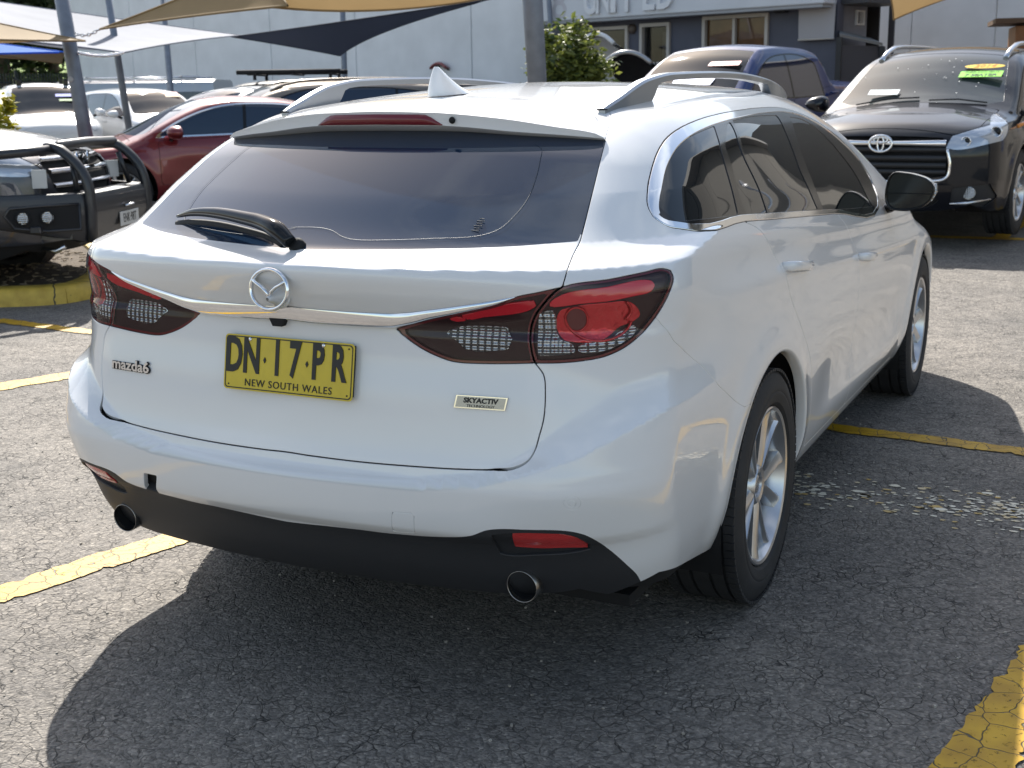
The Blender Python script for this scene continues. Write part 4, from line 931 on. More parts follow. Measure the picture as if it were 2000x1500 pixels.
    'S_rdseam': [(0.8489, 0.9736, 1.0942), (0.8646, 1.0615, 1.0650), (0.8763, 1.0977, 1.0373), (0.8841, 1.1473, 0.9924), (0.9020, 1.1660, 0.9408), (0.9090, 1.2705, 0.8504), (0.9142, 1.3974, 0.7391), (0.9158, 1.4964, 0.6583), (0.9157, 1.5365, 0.5858), (0.9101, 1.5941, 0.4739)],
    'S_fdseam': [(0.8600, 2.1022, 1.0094), (0.8826, 2.1871, 0.9415), (0.8984, 2.2666, 0.8754), (0.9103, 2.2642, 0.7861), (0.9104, 2.2750, 0.6636)],
    'S_handle': [(0.8990, 1.2081, 0.9468), (0.9047, 1.4670, 0.9174)],
    'S_fhandle': [(0.9074, 2.2643, 0.8467), (0.9088, 2.4848, 0.8242)],
    'S_fender': [(0.8799, 3.0044, 0.9080), (0.9037, 3.0106, 0.8245), (0.9117, 3.0332, 0.7165)],
}
# ---------------------------------------------------------------- the white wagon's body surface
WPLAN = curve([-.1, .15, .4, .7, 1.1, 1.6, 2.2, 3.0, 3.84, 4.2, 4.5, 4.85], [.868, .874, .886, .900, .914, .916, .914, .914, .914, .895, .85, .76])
BELT = curve([-.2, .4, 1.0, 1.5, 2.2, 3.0, 3.6, 4.8], [1.13, 1.112, 1.075, 1.045, 1.0, .955, .93, .80])
LOWSEC = curve([.1, .17, .22, .27, .32, .40, .5, .62, .75, .85, 1.2], [.13, .115, .075, .045, .028, .012, .004, 0, .002, .006, .006])
UPSEC = curve([-.6, -.22, -.12, -.06, -.02, .0, .03, .10, .18, .26, .34, .45], [0, 0, .006, .018, .034, .046, .062, .094, .134, .178, .228, .31])
YREAR = curve([.10, .22, .265, .30, .345, .44, .452, .47, .52, .57, .60, .64, .70, .76, .86, .915, .935, .96, 1.0, 1.04, 1.054, 1.064, 1.085, 1.10, 1.2, 1.34, 1.42, 1.55],
              [.39, .27, .20, .165, .135, .090, .078, .064, .054, .051, .056, .066, .077, .086, .103, .106, .097, .080, .052, .036, .038, .064, .138, .168, .325, .55, .68, .9], 1200)
ROOF = curve([-.2, .45, .6, .8, 1.0, 1.3, 1.7, 2.1, 2.5, 2.75, 2.95, 3.2, 3.5, 3.8, 3.95, 4.2, 4.5, 4.7, 4.9], [1.30, 1.37, 1.389, 1.417, 1.437, 1.457, 1.470, 1.470, 1.447, 1.40, 1.335, 1.225, 1.085, .975, .945, .90, .83, .75, .62], 800)
def wagon_f(P):
    x, y, z = P[:, 0], P[:, 1], P[:, 2]
    # side
    X = WPLAN(y) - LOWSEC(z) - UPSEC(z - BELT(y))
    tp = sstep(1.6, .2, y) * sstep(-.02, .3, z - BELT(y)); X = X - .045 * tp          # greenhouse draws in towards the tail
    for yc in (1.09, 3.84):                                                          # flared arches
        r = np.sqrt((y - yc) ** 2 + (z - .34) ** 2)
        X = X + .010 * np.exp(-((r - .40) / .055) ** 2) * sstep(.2, .4, z)
    mid = sstep(1.55, 1.95, y) * sstep(3.5, 3.1, y)
    X = X - .016 * mid * np.exp(-((z - .50) / .13) ** 2) + .006 * mid * np.exp(-((z - .36) / .05) ** 2)
    # bone line over the doors running back and up into the tail lamp
    zl = np.interp(y, [.4, 1.2, 2.2, 3.4, 4.2], [.965, .93, .86, .80, .78]); amp = sstep(.3, 1.0, y) * sstep(4.4, 3.6, y)
    t = z - zl; X = X - .010 * amp * np.exp(-((t - .055) / .045) ** 2) + .004 * amp * np.exp(-((t + .01) / .03) ** 2)
    fx = x - X
    # tail
    crown = np.interp(z, [.2, .5, .62, .90, 1.0, 1.06, 1.10, 1.2, 1.34, 1.45], [.13, .13, .12, .13, .25, .33, .38, .38, .40, .40])
    zc = .566 + np.interp(x, [.36, .54, .64, .74, .81, .86, .95], [0, .026, .058, .094, .135, .165, .19])    # bumper step: climbs and widens towards the corners
    wst = .018 + .095 * sstep(.50, .80, x); up = 1 - (1 - np.clip((z - zc) / wst, 0, 1)) ** 1.9
    Y = YREAR(z) + crown * x * x - .050 * (1 - up) + .035 * sstep(.60, .44, z) * sstep(.5, .85, x)
    X = X - .026 * up * sstep(.80, .30, y) * sstep(1.02, .86, z) - .008 * sstep(.75, .3, y) * np.exp(-((z - .785) / .06) ** 2)
    fx = x - X
    fy = (Y - y)
    sl = np.interp(z, [.9, 1.06, 1.10, 1.4], [1, 1, .53, .53]); fy = fy * sl
    # nose
    YN = np.interp(z, [.15, .3, .5, .65, .75, .9], [4.66, 4.74, 4.80, 4.80, 4.76, 4.6]) - .22 * x * x
    fn = y - YN
    # roof
    Z = ROOF(y) - (.05 + .02 * sstep(3.3, 4.2, y)) * (x / .62) ** 2 - .0
    fz = (z - Z)
    slope = np.interp(y, [2.7, 3.1, 3.7, 4.0], [1, .9, .9, 1.0]); fz = fz * slope
    rxy = np.interp(z, [.2, .45, .6, .9, 1.05, 1.2, 1.4], [.20, .22, .24, .24, .22, .16, .12])
    f = rmax(fx, fy, rxy)
    f = rmax(f, fn, .25)
    rz = np.interp(y, [.3, .8, 2.6, 3.4, 3.9], [.07, .085, .085, .05, .07])
    return rmax(f, fz, rz)
def rp(P):
    """directions seen from a point inside the tail: one flat chart for the whole rear end"""
    q = np.maximum(2.2 - P[:, 1], .3)
    return np.stack([P[:, 0] / q, (P[:, 2] - .6) / q], 1)
def out(k, extra=()): return np.array(list(OUT[k]) + list(extra), float)
def rsdf(m, pts, smooth=True, corner=40, n=5):
    p = rp(np.asarray(pts, float))
    if smooth: p = smooth_poly(p, True, n, corner)
    return np.where(m.V[:, 1] < 1.35, poly_sdf(rp(m.V), p) * 1.95, 1.0)
def ssdf(m, pts, smooth=True, corner=40, n=5, xmin=.45):
    p = np.asarray(pts, float)
    if p.shape[1] == 3: p = p[:, 1:]
    if smooth: p = smooth_poly(p, True, n, corner)
    return np.where(m.V[:, 0] > xmin, poly_sdf(m.V[:, 1:], p), 1.0)
def gapcut(m, d, g=.0045):
    i = split(m, d + g / 2)[0]; o = split(m, d - g / 2)[1]
    return i, o

def tyre_builder(r=.336, w=.225, rim=.2285):
    s = w / 2; mb = MB()
    prof = [(-s * .80, rim - .004), (-s * .97, rim + .012), (-s * 1.02, rim + .035), (-s * 1.0, r - .045), (-s * .93, r - .020), (-s * .84, r - .007)]
    g = .009
    for c in (-.62, -.24, .24, .62):
        prof += [(s * c - .005, r - .001), (s * c - .0045, r - g), (s * c + .0045, r - g), (s * c + .005, r - .001)]
    prof += [(s * .84, r - .007), (s * .93, r - .020), (s * 1.0, r - .045), (s * 1.02, r - .06), (s * 1.005, r - .064), (s * 1.02, r - .068), (s * 1.02, rim + .035), (s * .97, rim + .012), (s * .80, rim - .004)]
    mb.lathe(prof, (0, 0, 0), (1, 0, 0), 96)
    # shoulder sipes: thin raised blocks round both shoulders
    for side in (-1, 1):
        for k in range(84):
            a = 2 * math.pi * k / 84
            R_ = np.array([[1, 0, 0], [0, math.cos(a), -math.sin(a)], [0, math.sin(a), math.cos(a)]])
            c = R_ @ np.array([side * s * .80, 0, r - .003])
            mb.box(c, (s * .26, 2 * math.pi * r / 84 * .80, .008), R=R_)
    return mb

def wheel(parent, x, y, side, name='wheel', r=.336, w=.225, rim=.2285, spokes=5, zc=None):
    """side +1: outer face looks to +x"""
    zc = r - .003 if zc is None else zc
    t = tyre_builder(r, w, rim).build(name, M['rubber'], parent, (x, y, zc), (0, 0, 0 if side > 0 else math.pi), autosmooth=35)
    s = w / 2
    b = MB()
    b.lathe([(s * .80, rim - .002), (s * .90, rim), (s * .93, rim - .004), (s * .90, rim - .012), (s * .72, rim - .020), (s * .30, rim - .030), (-s * .8, rim - .032), (-s * .8, rim - .02)], (0, 0, 0), (1, 0, 0), 72)
    N = spokes * 2; kx = s / .1125
    for k in range(N):
        a0 = 2 * math.pi * k / N + .12; odd = k % 2
        rr = [.040, .065, .105, .150, .190, rim - .013]; ww = [.0125, .0135, .015, .017, .0195, .0245]; hh = [.078, .082, .084, .086, .089, .094]
        G = []
        for j, (q, wd, h) in enumerate(zip(rr, ww, hh)):
            aa = a0 + (.16 if odd else -.16) * (1 - j / 5) ** 1.5
            d = np.array([0, math.cos(aa), math.sin(aa)]); tt = np.array([0, -math.sin(aa), math.cos(aa)]); ax = np.array([1, 0, 0.]); c = d * q; h = h * kx
            m1, m2 = (.10, .55) if odd else (-.55, -.10)
            G.append([c - tt * wd + ax * (h - .040), c - tt * wd + ax * (h - .010), c + tt * wd * m1 + ax * h, c + tt * wd * m2 + ax * h, c + tt * wd + ax * (h - .010), c + tt * wd + ax * (h - .040)])
        b.grid(G, smooth=True)
    b.lathe([(.030, .066), (.074 * kx, .058), (.082 * kx, .050), (.079 * kx, .036), (.066 * kx, .033), (.062, .0)], (0, 0, 0), (1, 0, 0), 40)
    b.build('rim', M['alloy'], t, autosmooth=38)
    c = MB().lathe([(.064 * kx, .031), (.075 * kx, .030), (.0765 * kx, .02), (.077 * kx, .0)], (0, 0, 0), (1, 0, 0), 32); c.build('centre_cap', M['satin_chrome'], t)
    n = MB()
    for k in range(5):
        a = 2 * math.pi * k / 5; n.lathe([(.030, .008), (.058, .008), (.060, .005), (.060, 0)], (0, .052 * math.cos(a), .052 * math.sin(a)), (1, 0, 0), 8)
    n.build('wheel_nuts', M['steel_dark'], t)
    d = MB().lathe([(.0, .06), (.0, .15), (.012, .15), (.012, .075), (.03, .07), (.03, 0)], (-.01, 0, 0), (1, 0, 0), 48); d.build('brake_disc', M['disc'], t)
    k = MB().lathe([(-.035, rim - .035), (-.035, .0)], (0, 0, 0), (1, 0, 0), 40); k.build('brake_backing', M['black'], t)
    v = MB().tube([(.045, (rim - .045) * math.cos(2.2), (rim - .045) * math.sin(2.2)), (.075, (rim - .06) * math.cos(2.2), (rim - .06) * math.sin(2.2))], .005, 8); v.build('valve', M['black'], t)
    return t

def wells(m, ycs, zc, r, x0=.55, x1=.885):
    mb = MB()
    for yc in ycs:
        G = [[(x, yc + r * math.cos(a), zc + r * math.sin(a)) for a in np.linspace(-.35, math.pi + .35, 33)] for x in (x0, x1)]
        mb.grid(G)
        mb.add([(x0, yc + r * math.cos(a), zc + r * math.sin(a)) for a in np.linspace(-.35, math.pi + .35, 33)], [tuple(range(33))])
    return mb

def build_wagon():
    root = thing('station_wagon', 'large white station wagon seen from behind, yellow plate, parked across the bay in front', 'car')
    Bd = Body(wagon_f, (.95, -.05, 4.85, .17, 1.48), (.9, 3.8, .75), (.0115, .0150, .0115), [(.545, .80, .0055)])
    H = Bd.mesh()
    P = lambda nm, m, mt, par=root, sk=.012, bev=.0015: part(nm, skirted(m, sk, bev) if sk else m, mt, par)
    def pair(nm, m, mt, par=None, sk=.010, bev=.0015):
        q = skirted(m, sk, bev) if sk else m
        return [part(nm, q, mt, par or root), part(nm, mirror(q), mt, par or root)]
    full = lambda m: both(m)
    # inner dark shell, holes for the wheels
    sh = offset(H, -.022)
    for yc in (1.11, 3.84): sh = split(sh, np.where(sh.V[:, 0] > .5, .405 - np.hypot(sh.V[:, 1] - yc, sh.V[:, 2] - .328), -1.))[0]
    part('inner_shell', both(sh), M['black'], root)
    for yc in (1.11, 3.84):
        for sx in (-1, 1): wells(None, (yc,), .328, .405, sx * .55, sx * .885).build('wheel_arch_liner', M['black'], root)
    MB().box((0, 2.45, .22), (1.5, 4.1, .03)).build('underbody', M['black'], root)
    # lower edge and arches
    zb = np.interp(H.V[:, 1], [.0, .22, .30, .35, .66, .75, 1.5, 3.4, 4.3], [.268, .272, .312, .328, .275, .262, .262, .232, .24])
    zb = np.where((H.V[:, 1] < .6) & (H.V[:, 0] < .6), .268, zb)
    H = split(H, zb - H.V[:, 2])[0]
    for yc in (1.11, 3.84): H = split(H, np.where(H.V[:, 0] > .5, .398 - np.hypot(H.V[:, 1] - yc, H.V[:, 2] - .328), -1.))[0]
    for sx in (-1, 1):
        for yc in (1.11, 3.84):
            an = np.linspace(-.10, math.pi + .10, 45); G = []; lip = MB()
            for rr, dx in ((.399, .0), (.392, .001), (.386, -.006), (.384, -.03)):
                row = []
                for a in an:
                    y, z = yc + rr * math.cos(a), .328 + rr * math.sin(a); y0, z0 = yc + .4 * math.cos(a), .328 + .4 * math.sin(a)
                    xx = _side_x(Bd, y0, z0)
                    row.append((sx * (xx + dx), y, z))
                G.append(row)
            lip.grid(G, flip=(sx > 0)).build('arch_lip', M['white'], root)
    # tailgate and everything in it
    tgp = out('R_tailgate', [(-.2, .08, .575), (-.2, .91, 1.432), (0, .905, 1.432), (.25, .90, 1.424), (.44, .885, 1.403)])
    TG, BODY = gapcut(H, rsdf(H, tgp, True, 40), .0055)
    glp = out('R_glass', [(-.2, .128, 1.0805), (-.2, .62, 1.375), (0, .62, 1.375), (.40, .70, 1.36)])
    GL, TG = split(TG, rsdf(TG, glp, True, 35) + .001)
    LI, TG = gapcut(TG, rsdf(TG, out('R_lampin'), True, 35), .003)
    g2 = part('tailgate', skirted(both(TG), .012), M['white'], root)
    gl = part('rear_window', skirted(offset(both(GL), -.001), .006), M['glass'], root)
    gp = out('R_gline'); gp = smooth_poly(gp, False, 4, 90)
    nq = np.array([0, -.83, .55]); half = [p + nq * .0012 for p in gp]
    for sx in (1, -1):
        pts = [(sx * p[0], p[1], p[2]) for p in half]
        if sx < 0: pts = pts[:-6]
        MB().tube(pts, .0006, 4, squash=(1, .5)).build('glass_border_line', M['border_line'], gl)
    e = out('R_etch')[0] + nq * .0015
    for k, (w_, dz_) in enumerate(((.012, .016), (.020, .010), (.016, .004), (.022, -.002), (.014, -.008), (.020, -.014))): MB().box((e[0], e[1] + dz_ * .83 / .55 * .8, e[2] + dz_ * .8), (w_, .0015, .0018)).build('glass_marking', M['border_line'], gl)
    if LI is not None: lamp_inner(pair, LI, root)
    xz = np.array([(0, .953, .9165), (.09, .9495, .9135), (.196, .9485, .9140), (.27, .9490, .9155), (.32, .9535, .9240), (.375, .9625, .9400), (.46, .9770, .9615), (.53, .9903, .9800), (.578, 1.0009, .9992)])
    ft, fb = curve(xz[:, 0], xz[:, 1]), curve(xz[:, 0], xz[:, 2]); G = []
    for x in np.linspace(-.578, .578, 121):
        a = abs(x); zt, zb_ = float(ft(a)), float(fb(a)); row = []
        k = min(1, (zt - zb_) / .03)
        for t, dp in ((0, -.002), (0, .010), (.08, .0155), (.2, .0165), (.45, .0145), (.7, .0105), (.92, .0055), (1, .003), (1, -.003)):
            z = zb_ + (zt - zb_) * t; lo, hi = -.2, .5
            for _ in range(20):
                m_ = (lo + hi) / 2
                if Bd.f(np.array([[a, m_, z]]))[0] < 0: hi = m_
                else: lo = m_
            row.append((x, lo - dp * k, z))
        G.append(row)
    MB().grid(G).build('chrome_garnish', M['chrome'], root, autosmooth=50)
    # rest of the body
    LO, BODY = gapcut(BODY, rsdf(BODY, out('R_lampout'), True, 40), .003)
    lamp_outer(pair, LO, root)
    SUR, BODY = split(BODY, ssdf(BODY, out('S_surround'), True, 35))
    d = ssdf(SUR, out('S_surround'), True, 35)
    wide = np.interp(SUR.V[:, 1], [.5, .8, 1.6, 2.4, 3.0], [.024, .022, .017, .013, .010])
    low = SUR.V[:, 2] < np.interp(SUR.V[:, 1], [.5, 1., 2., 3.], [1.15, 1.125, 1.045, .985]); wide = np.where(low, np.minimum(wide, .017), wide)
    DLO, CR = split(SUR, d + wide)
    CR, SE_ = split(CR, ssdf(CR, out('S_surround'), True, 35) + .0035)
    if SE_ is not None: pair('window_seal', SE_, M['black'], sk=.006)
    pair('window_chrome', offset(CR, .0025), M['chrome'], sk=.008, bev=.003)
    for k, nm in (('S_quarter', 'quarter_window'), ('S_rdfix', 'rear_door_quarter_glass'), ('S_rear', 'rear_door_window'), ('S_front', 'front_door_window')):
        g, DLO = split(DLO, ssdf(DLO, out(k), True, 35))
        if g is not None: pair(nm, offset(g, -.002), M['side_glass'], sk=0)
    pair('window_pillar', DLO, M['gloss_black'], sk=.006)
    bp = [(-.3, .965), (.30, .965), (.324, .9496), (.398, .8752), (.5428, .79), (.617, .729), (.698, .685), (.7696, .6457), (.80, .632), (.87, .628), (.87, .1), (-.3, .1)]
    BU, BODY = gapcut(BODY, ssdf(BODY, bp, False, xmin=-1), .003)
    VA, BU = split(BU, rsdf(BU, out('R_valance', [(.83, .36, .15), (.4, .3, .05), (-.3, .3, .05), (-.3, .05, .43)]), True, 30))
    FR, VA = split(VA, rsdf(VA, out('R_fogrec'), True, 35))
    q = full(VA); part('rear_valance', skirted(q, .02, .002), M['plastic'], root)
    # recessed reflector pocket
    FG, FR = split(FR, rsdf(FR, out('R_fog'), True, 35))
    pair('reflector_pocket', offset(FR, -.010), M['plastic'], sk=0); pair('rear_reflector', offset(FG, -.006), M['fog_red'], sk=.01)
    BU = both(BU)
    # towing-eye cover on one side is shut, on the other it is missing
    dT = np.where(BU.V[:, 0] > .1, rsdf(BU, out('R_tow'), False), 1.0); TW, BU = gapcut(BU, dT, .0028)
    dT = np.where(BU.V[:, 0] < -.1, rsdf(BU, out('R_towL'), False), 1.0); HO, BU = split(BU, dT)
    sd = np.hypot(BU.V[:, 0] - .7302, (BU.V[:, 2] - .5612) * 1.0) - .0165; sd = np.where(BU.V[:, 1] < .5, sd, 1); SE, BU = gapcut(BU, sd, .0022)
    part('rear_bumper', skirted(BU, .012), M['white'], root); part('tow_cover', skirted(TW, .006), M['white'], root)
    part('tow_recess', offset(HO, -.03), M['black'], root)
    sd = np.hypot(SE.V[:, 0] - .7302, SE.V[:, 2] - .5612) - .0085; S1, S2 = gapcut(SE, sd, .0022)
    part('parking_sensor', join([skirted(S1, .006), skirted(S2, .006)]), M['white'], root)
    rd = [(.96, 1.14), (.9736, 1.0942), (1.0615, 1.065), (1.0977, 1.0373), (1.1473, .9924), (1.19, .94), (1.2705, .8504), (1.3974, .7391), (1.4964, .65), (1.545, .5858), (1.58, .474), (1.60, .36), (1.61, .31), (2.26, .30), (2.275, .66), (2.272, .786), (2.255, .8754), (2.187, .95), (2.10, 1.015), (2.08, 1.14)]
    RD, BODY = gapcut(BODY, ssdf(BODY, rd, True, 35), .004)
    fd = [(2.10, 1.10), (2.10, 1.015), (2.187, .95), (2.255, .8754), (2.272, .786), (2.275, .66), (2.26, .30), (3.26, .285), (3.24, .5), (3.17, .72), (3.10, .86), (3.05, .98), (2.95, 1.08)]
    FD, BODY = gapcut(BODY, ssdf(BODY, fd, True, 35), .004)
    rdo = pair('rear_door', RD, M['white']); fdo = pair('front_door', FD, M['white'])
    FE, BODY = gapcut(BODY, np.where((BODY.V[:, 1] > 2.9) & (BODY.V[:, 0] > .3), np.maximum(BODY.V[:, 2] - np.interp(BODY.V[:, 1], [3, 3.6, 4.2, 4.7], [.99, .95, .865, .74]), 3.0 - BODY.V[:, 1]), 1.0), .004)
    pair('front_fender', FE, M['white'])
    WS, BODY = split(BODY, np.where(BODY.V[:, 1] > 2.3, poly_sdf(np.stack([BODY.V[:, 0], BODY.V[:, 1]], 1), [(-.2, 2.78), (.52, 2.72), (.70, 3.62), (.60, 3.78), (-.2, 3.86)]), 1.0))
    part('windscreen', both(WS), M['glass'], root)
    part('body_shell', skirted(both(BODY), .012), M['white'], root)
    for i, (dr, kx) in enumerate(((rdo, 'S_handle'), (fdo, 'S_fhandle'))):
        (x0, y0, z0), (x1, y1, z1) = OUT[kx]
        if i: y0, y1 = 2.27, 2.49
        for sx, o in ((1, dr[0]), (-1, dr[1])):
            pts = [(sx * (_side_x(Bd, y, z) + h), y, z) for y, z, h in [(y0 + (y1 - y0) * t, z0 + (z1 - z0) * t, hh) for t, hh in ((0, -.004), (.08, .018), (.3, .026), (.7, .026), (.92, .020), (1, -.004))]]
            MB().tube(pts, [.010, .014, .0145, .0145, .014, .010], 10, squash=(.65, 1.15)).build('door_handle', M['white'], o)
    spoiler(root); rails(root, Bd); fin(root); plate(root); badges(root, Bd); wiper(root, Bd); mirrors(root)
    for sx in (-1, 1):
        e = MB(); c0 = np.array([sx * .592, .122, .334]); ax = np.array([sx * .02, 1.0, .03])
        e.lathe([(.0, .0365), (-.0015, .0375), (0, .0385), (.02, .0388), (.20, .037)], c0, ax, 36); e.lathe([(0, .0365), (.012, .0358)], c0, ax, 36)
        o = e.build('exhaust_tip', M['tip'], root)
        MB().lathe([(.010, .0360), (.15, .034), (.15, 0)], c0, ax, 28).build('exhaust_bore', M['black'], o)
        MB().lathe([(.2, .040), (.26, .06), (.7, .09), (.8, .0)], c0 + np.array([0, 0, .02]), ax, 18).build('silencer', M['steel_dark'], root)
        for yc in (1.09, 3.84): wheel(root, sx * .800, yc, sx)
    return root

def _side_x(Bd, y, z):
    """half width of the body at (y, z)"""
    lo, hi = .3, 1.1
    for _ in range(26):
        m = (lo + hi) / 2
        if Bd.f(np.array([[m, y, z]]))[0] < 0: lo = m
        else: hi = m
    return lo

def lamp_parts(pair, m, root, name, bits, body='smoke'):
    """housing set back, coloured inserts in front of it, clear cover flush with the skin"""
    hs = pair(name, offset(m, -.012), M[body], sk=0)
    rim_in, rim = split(m, m.rim_d + .0065)
    def sub(nm, mm, mt):
        a = part(nm, mm, mt, hs[0]); b = part(nm, mirror(mm), mt, hs[1])
    sub('lamp_rim', offset(rim, -.004), M['dark_red'])
    for nm, pts, mt, dep in bits:
        i, _ = split(m, rsdf(m, pts, True, 40))
        if i is not None: sub(nm, skirted(offset(i, -dep), .008, .002), mt)
    sub('lamp_cover', skirted(m, .010), M['lens'])

def lamp_inner(pair, m, root):
    m.rim_d = rsdf(m, out('R_lampin'), True, 35)
    lamp_parts(pair, m, root, 'tailgate_lamp', [('light_bar', out('R_redin'), M['red_lens'], .006), ('reversing_lamp', out('R_clearin'), M['lamp_chrome'], .008)])
def lamp_outer(pair, m, root):
    m.rim_d = rsdf(m, out('R_lampout'), True, 40)
    lamp_parts(pair, m, root, 'tail_lamp', [('light_bar', out('R_redout'), M['red_lens'], .006), ('brake_lamp', out('R_bowl'), M['bowl_dark'], .010), ('lamp_core', out('R_ring'), M['dark_red'], .0075),
               ('side_reflector', out('R_clearout'), M['lamp_chrome'], .007), ('turn_lamp', out('R_turn'), M['lamp_chrome'], .0095)])
    hs = [o for o in root.children if o.name.startswith('tail_lamp')]
    for o, sx in zip(hs, (1, -1)):
        for k, cl, r_ in (('R_ring', True, .0026), ('R_arc', False, .0030), ('R_arc2', False, .0032)):
            p = out(k); nrm = np.array([.55, -.83, 0]); p = (p - nrm * .006) * [sx, 1, 1]
            if cl: p = np.vstack([p, p[:1]])
            MB().tube(smooth_poly(p, False, 3, 90), r_, 6, caps=not cl).build('light_ring', M['red_bowl'], o)

def spoiler(root):
    zt = curve([0, .17, .33, .47, .56, .578], [1.393, 1.388, 1.373, 1.350, 1.333, 1.323]); zl = curve([0, .18, .38, .49, .578], [1.356, 1.354, 1.337, 1.328, 1.319])
    rows = []
    for s in np.linspace(-1, 1, 61):
        a = abs(s); xe = [.462, .500, .535, .578, .578, .572]
        x = [a * e for e in xe]
        yt = lambda q: .515 + .4 * q * q
        y0 = .885 - .03 * a * a; r0 = float(ROOF(y0)) - .05 * (x[0] / .62) ** 2 + .003 - .012 * a ** 6
        yT = yt(x[3]); zT = float(zt(x[3])); zL = float(zl(x[4]))
        pts = [(x[0], y0, r0 - .012), (x[0], y0, r0)]
        for t, xx in ((.30, x[1]), (.62, x[2])): pts.append((xx, y0 + (yT - y0) * t, r0 + (zT - r0) * t + .007 * math.sin(math.pi * t)))
        pts += [(x[3], yT + .012, zT + .0005 + .0012), (x[3], yT, zT), (x[3], yT + .0015, zT - .003), (x[4], yT + .003, zL + .002), (x[4], yT + .006, zL), (x[5], yT + .085, zL - .022)]
        sg = 1 if s >= 0 else -1
        rows.append([(sg * p[0], p[1], p[2]) for p in pts])
    o = MB().grid(rows, flip=True); o.add([r for r in rows[0]], [tuple(range(len(rows[0])))]); o.add([r for r in rows[-1]], [tuple(range(len(rows[0])))[::-1]])
    sp = o.build('roof_spoiler', M['white'], root, autosmooth=28)
    # high stop lamp let into the rear face
    G = []
    for x in np.linspace(-.188, .188, 25):
        a = abs(x) / .188; y = .515 + .4 * x * x
        top = float(zl(abs(x))) + .029 * (1 - max(0, (a - .72) / .28) ** 1.6); bot = float(zl(abs(x))) + .0025
        top = max(top, bot + .001)
        G.append([(x, y + .006, bot), (x, y - .0035, bot + .001), (x, y - .0045, (top + bot) / 2), (x, y - .003, top), (x, y + .008, top + .001)])
    MB().grid(G, flip=True).build('stop_lamp', M['dark_red'], sp)
    MB().lathe([(0, 0), (0, .009), (-.004, .0075), (-.004, 0)], (.215, .532, 1.369), (0, 1, 0), 16).build('washer_jet', M['black'], sp)

def rails(root, Bd):
    RTOP = curve([.80, .815, .90, .985, 1.075, 1.28, 1.78, 2.43, 2.66, 2.74], [1.386, 1.392, 1.419, 1.445, 1.466, 1.486, 1.494, 1.471, 1.438, 1.412])
    for sx in (-1, 1):
        G = []
        for t in np.linspace(0, 1, 81):
            y = .815 + t * 1.91
            top = float(RTOP(y))
            x = .505 + .030 * math.sin(math.pi * min(1, t * 1.15)) ** .8
            lo, hi = 1.2, 1.55
            for _ in range(24):
                m = (lo + hi) / 2
                if Bd.f(np.array([[x, y, m]]))[0] < 0: lo = m
                else: hi = m
            roof = lo - .004
            open_ = sstep(1.10, 1.16, y) * sstep(2.46, 2.36, y)
            bot = roof + (top - .022 - roof) * open_
            bot = min(bot, top - .004)
            hw = .017 * min(1, .55 + t * 8, .55 + (1 - t) * 8)
            h = top - bot; b = min(.006, h * .3)
            G.append([(sx * (x + q), y, z) for q, z in ((-hw, bot), (-hw, top - b), (-hw + b, top), (hw - b, top), (hw, top - b), (hw, bot + .0005))])
        mb = MB().grid(G, wrap=True, flip=(sx < 0)); mb.add(G[0], [tuple(range(6))]); mb.add(G[-1], [tuple(range(6))[::-1]])
        r = mb.build('roof_rail', M['rail'], root, autosmooth=40)
        g = MB(); g.box((sx * .505, .818, 1.3885), (.026, .010, .004)); g.build('rail_gasket', M['black'], r)

def fin(root):
    G = []
    for t in np.linspace(0, 1, 13):
        y0 = .80 + .030 * t ** 1.5; y1 = 1.045 - .195 * t ** .62; z = 1.428 + .080 * t; hw = .030 * (1 - t) ** .8 + .004
        zz = z
        G.append([(hw * math.sin(a) * (1 if abs(math.sin(a)) < 2 else 1), (y0 + y1) / 2 - (y1 - y0) / 2 * math.cos(a), zz + (.010 * (1 - t) * (1 - math.cos(a)) * .5)) for a in np.linspace(0, 2 * math.pi, 20, endpoint=False)])
    mb = MB().grid(G, wrap=True); mb.add(G[-1], [tuple(range(20))])
    mb.build('fin_aerial', M['white'], root, autosmooth=60)

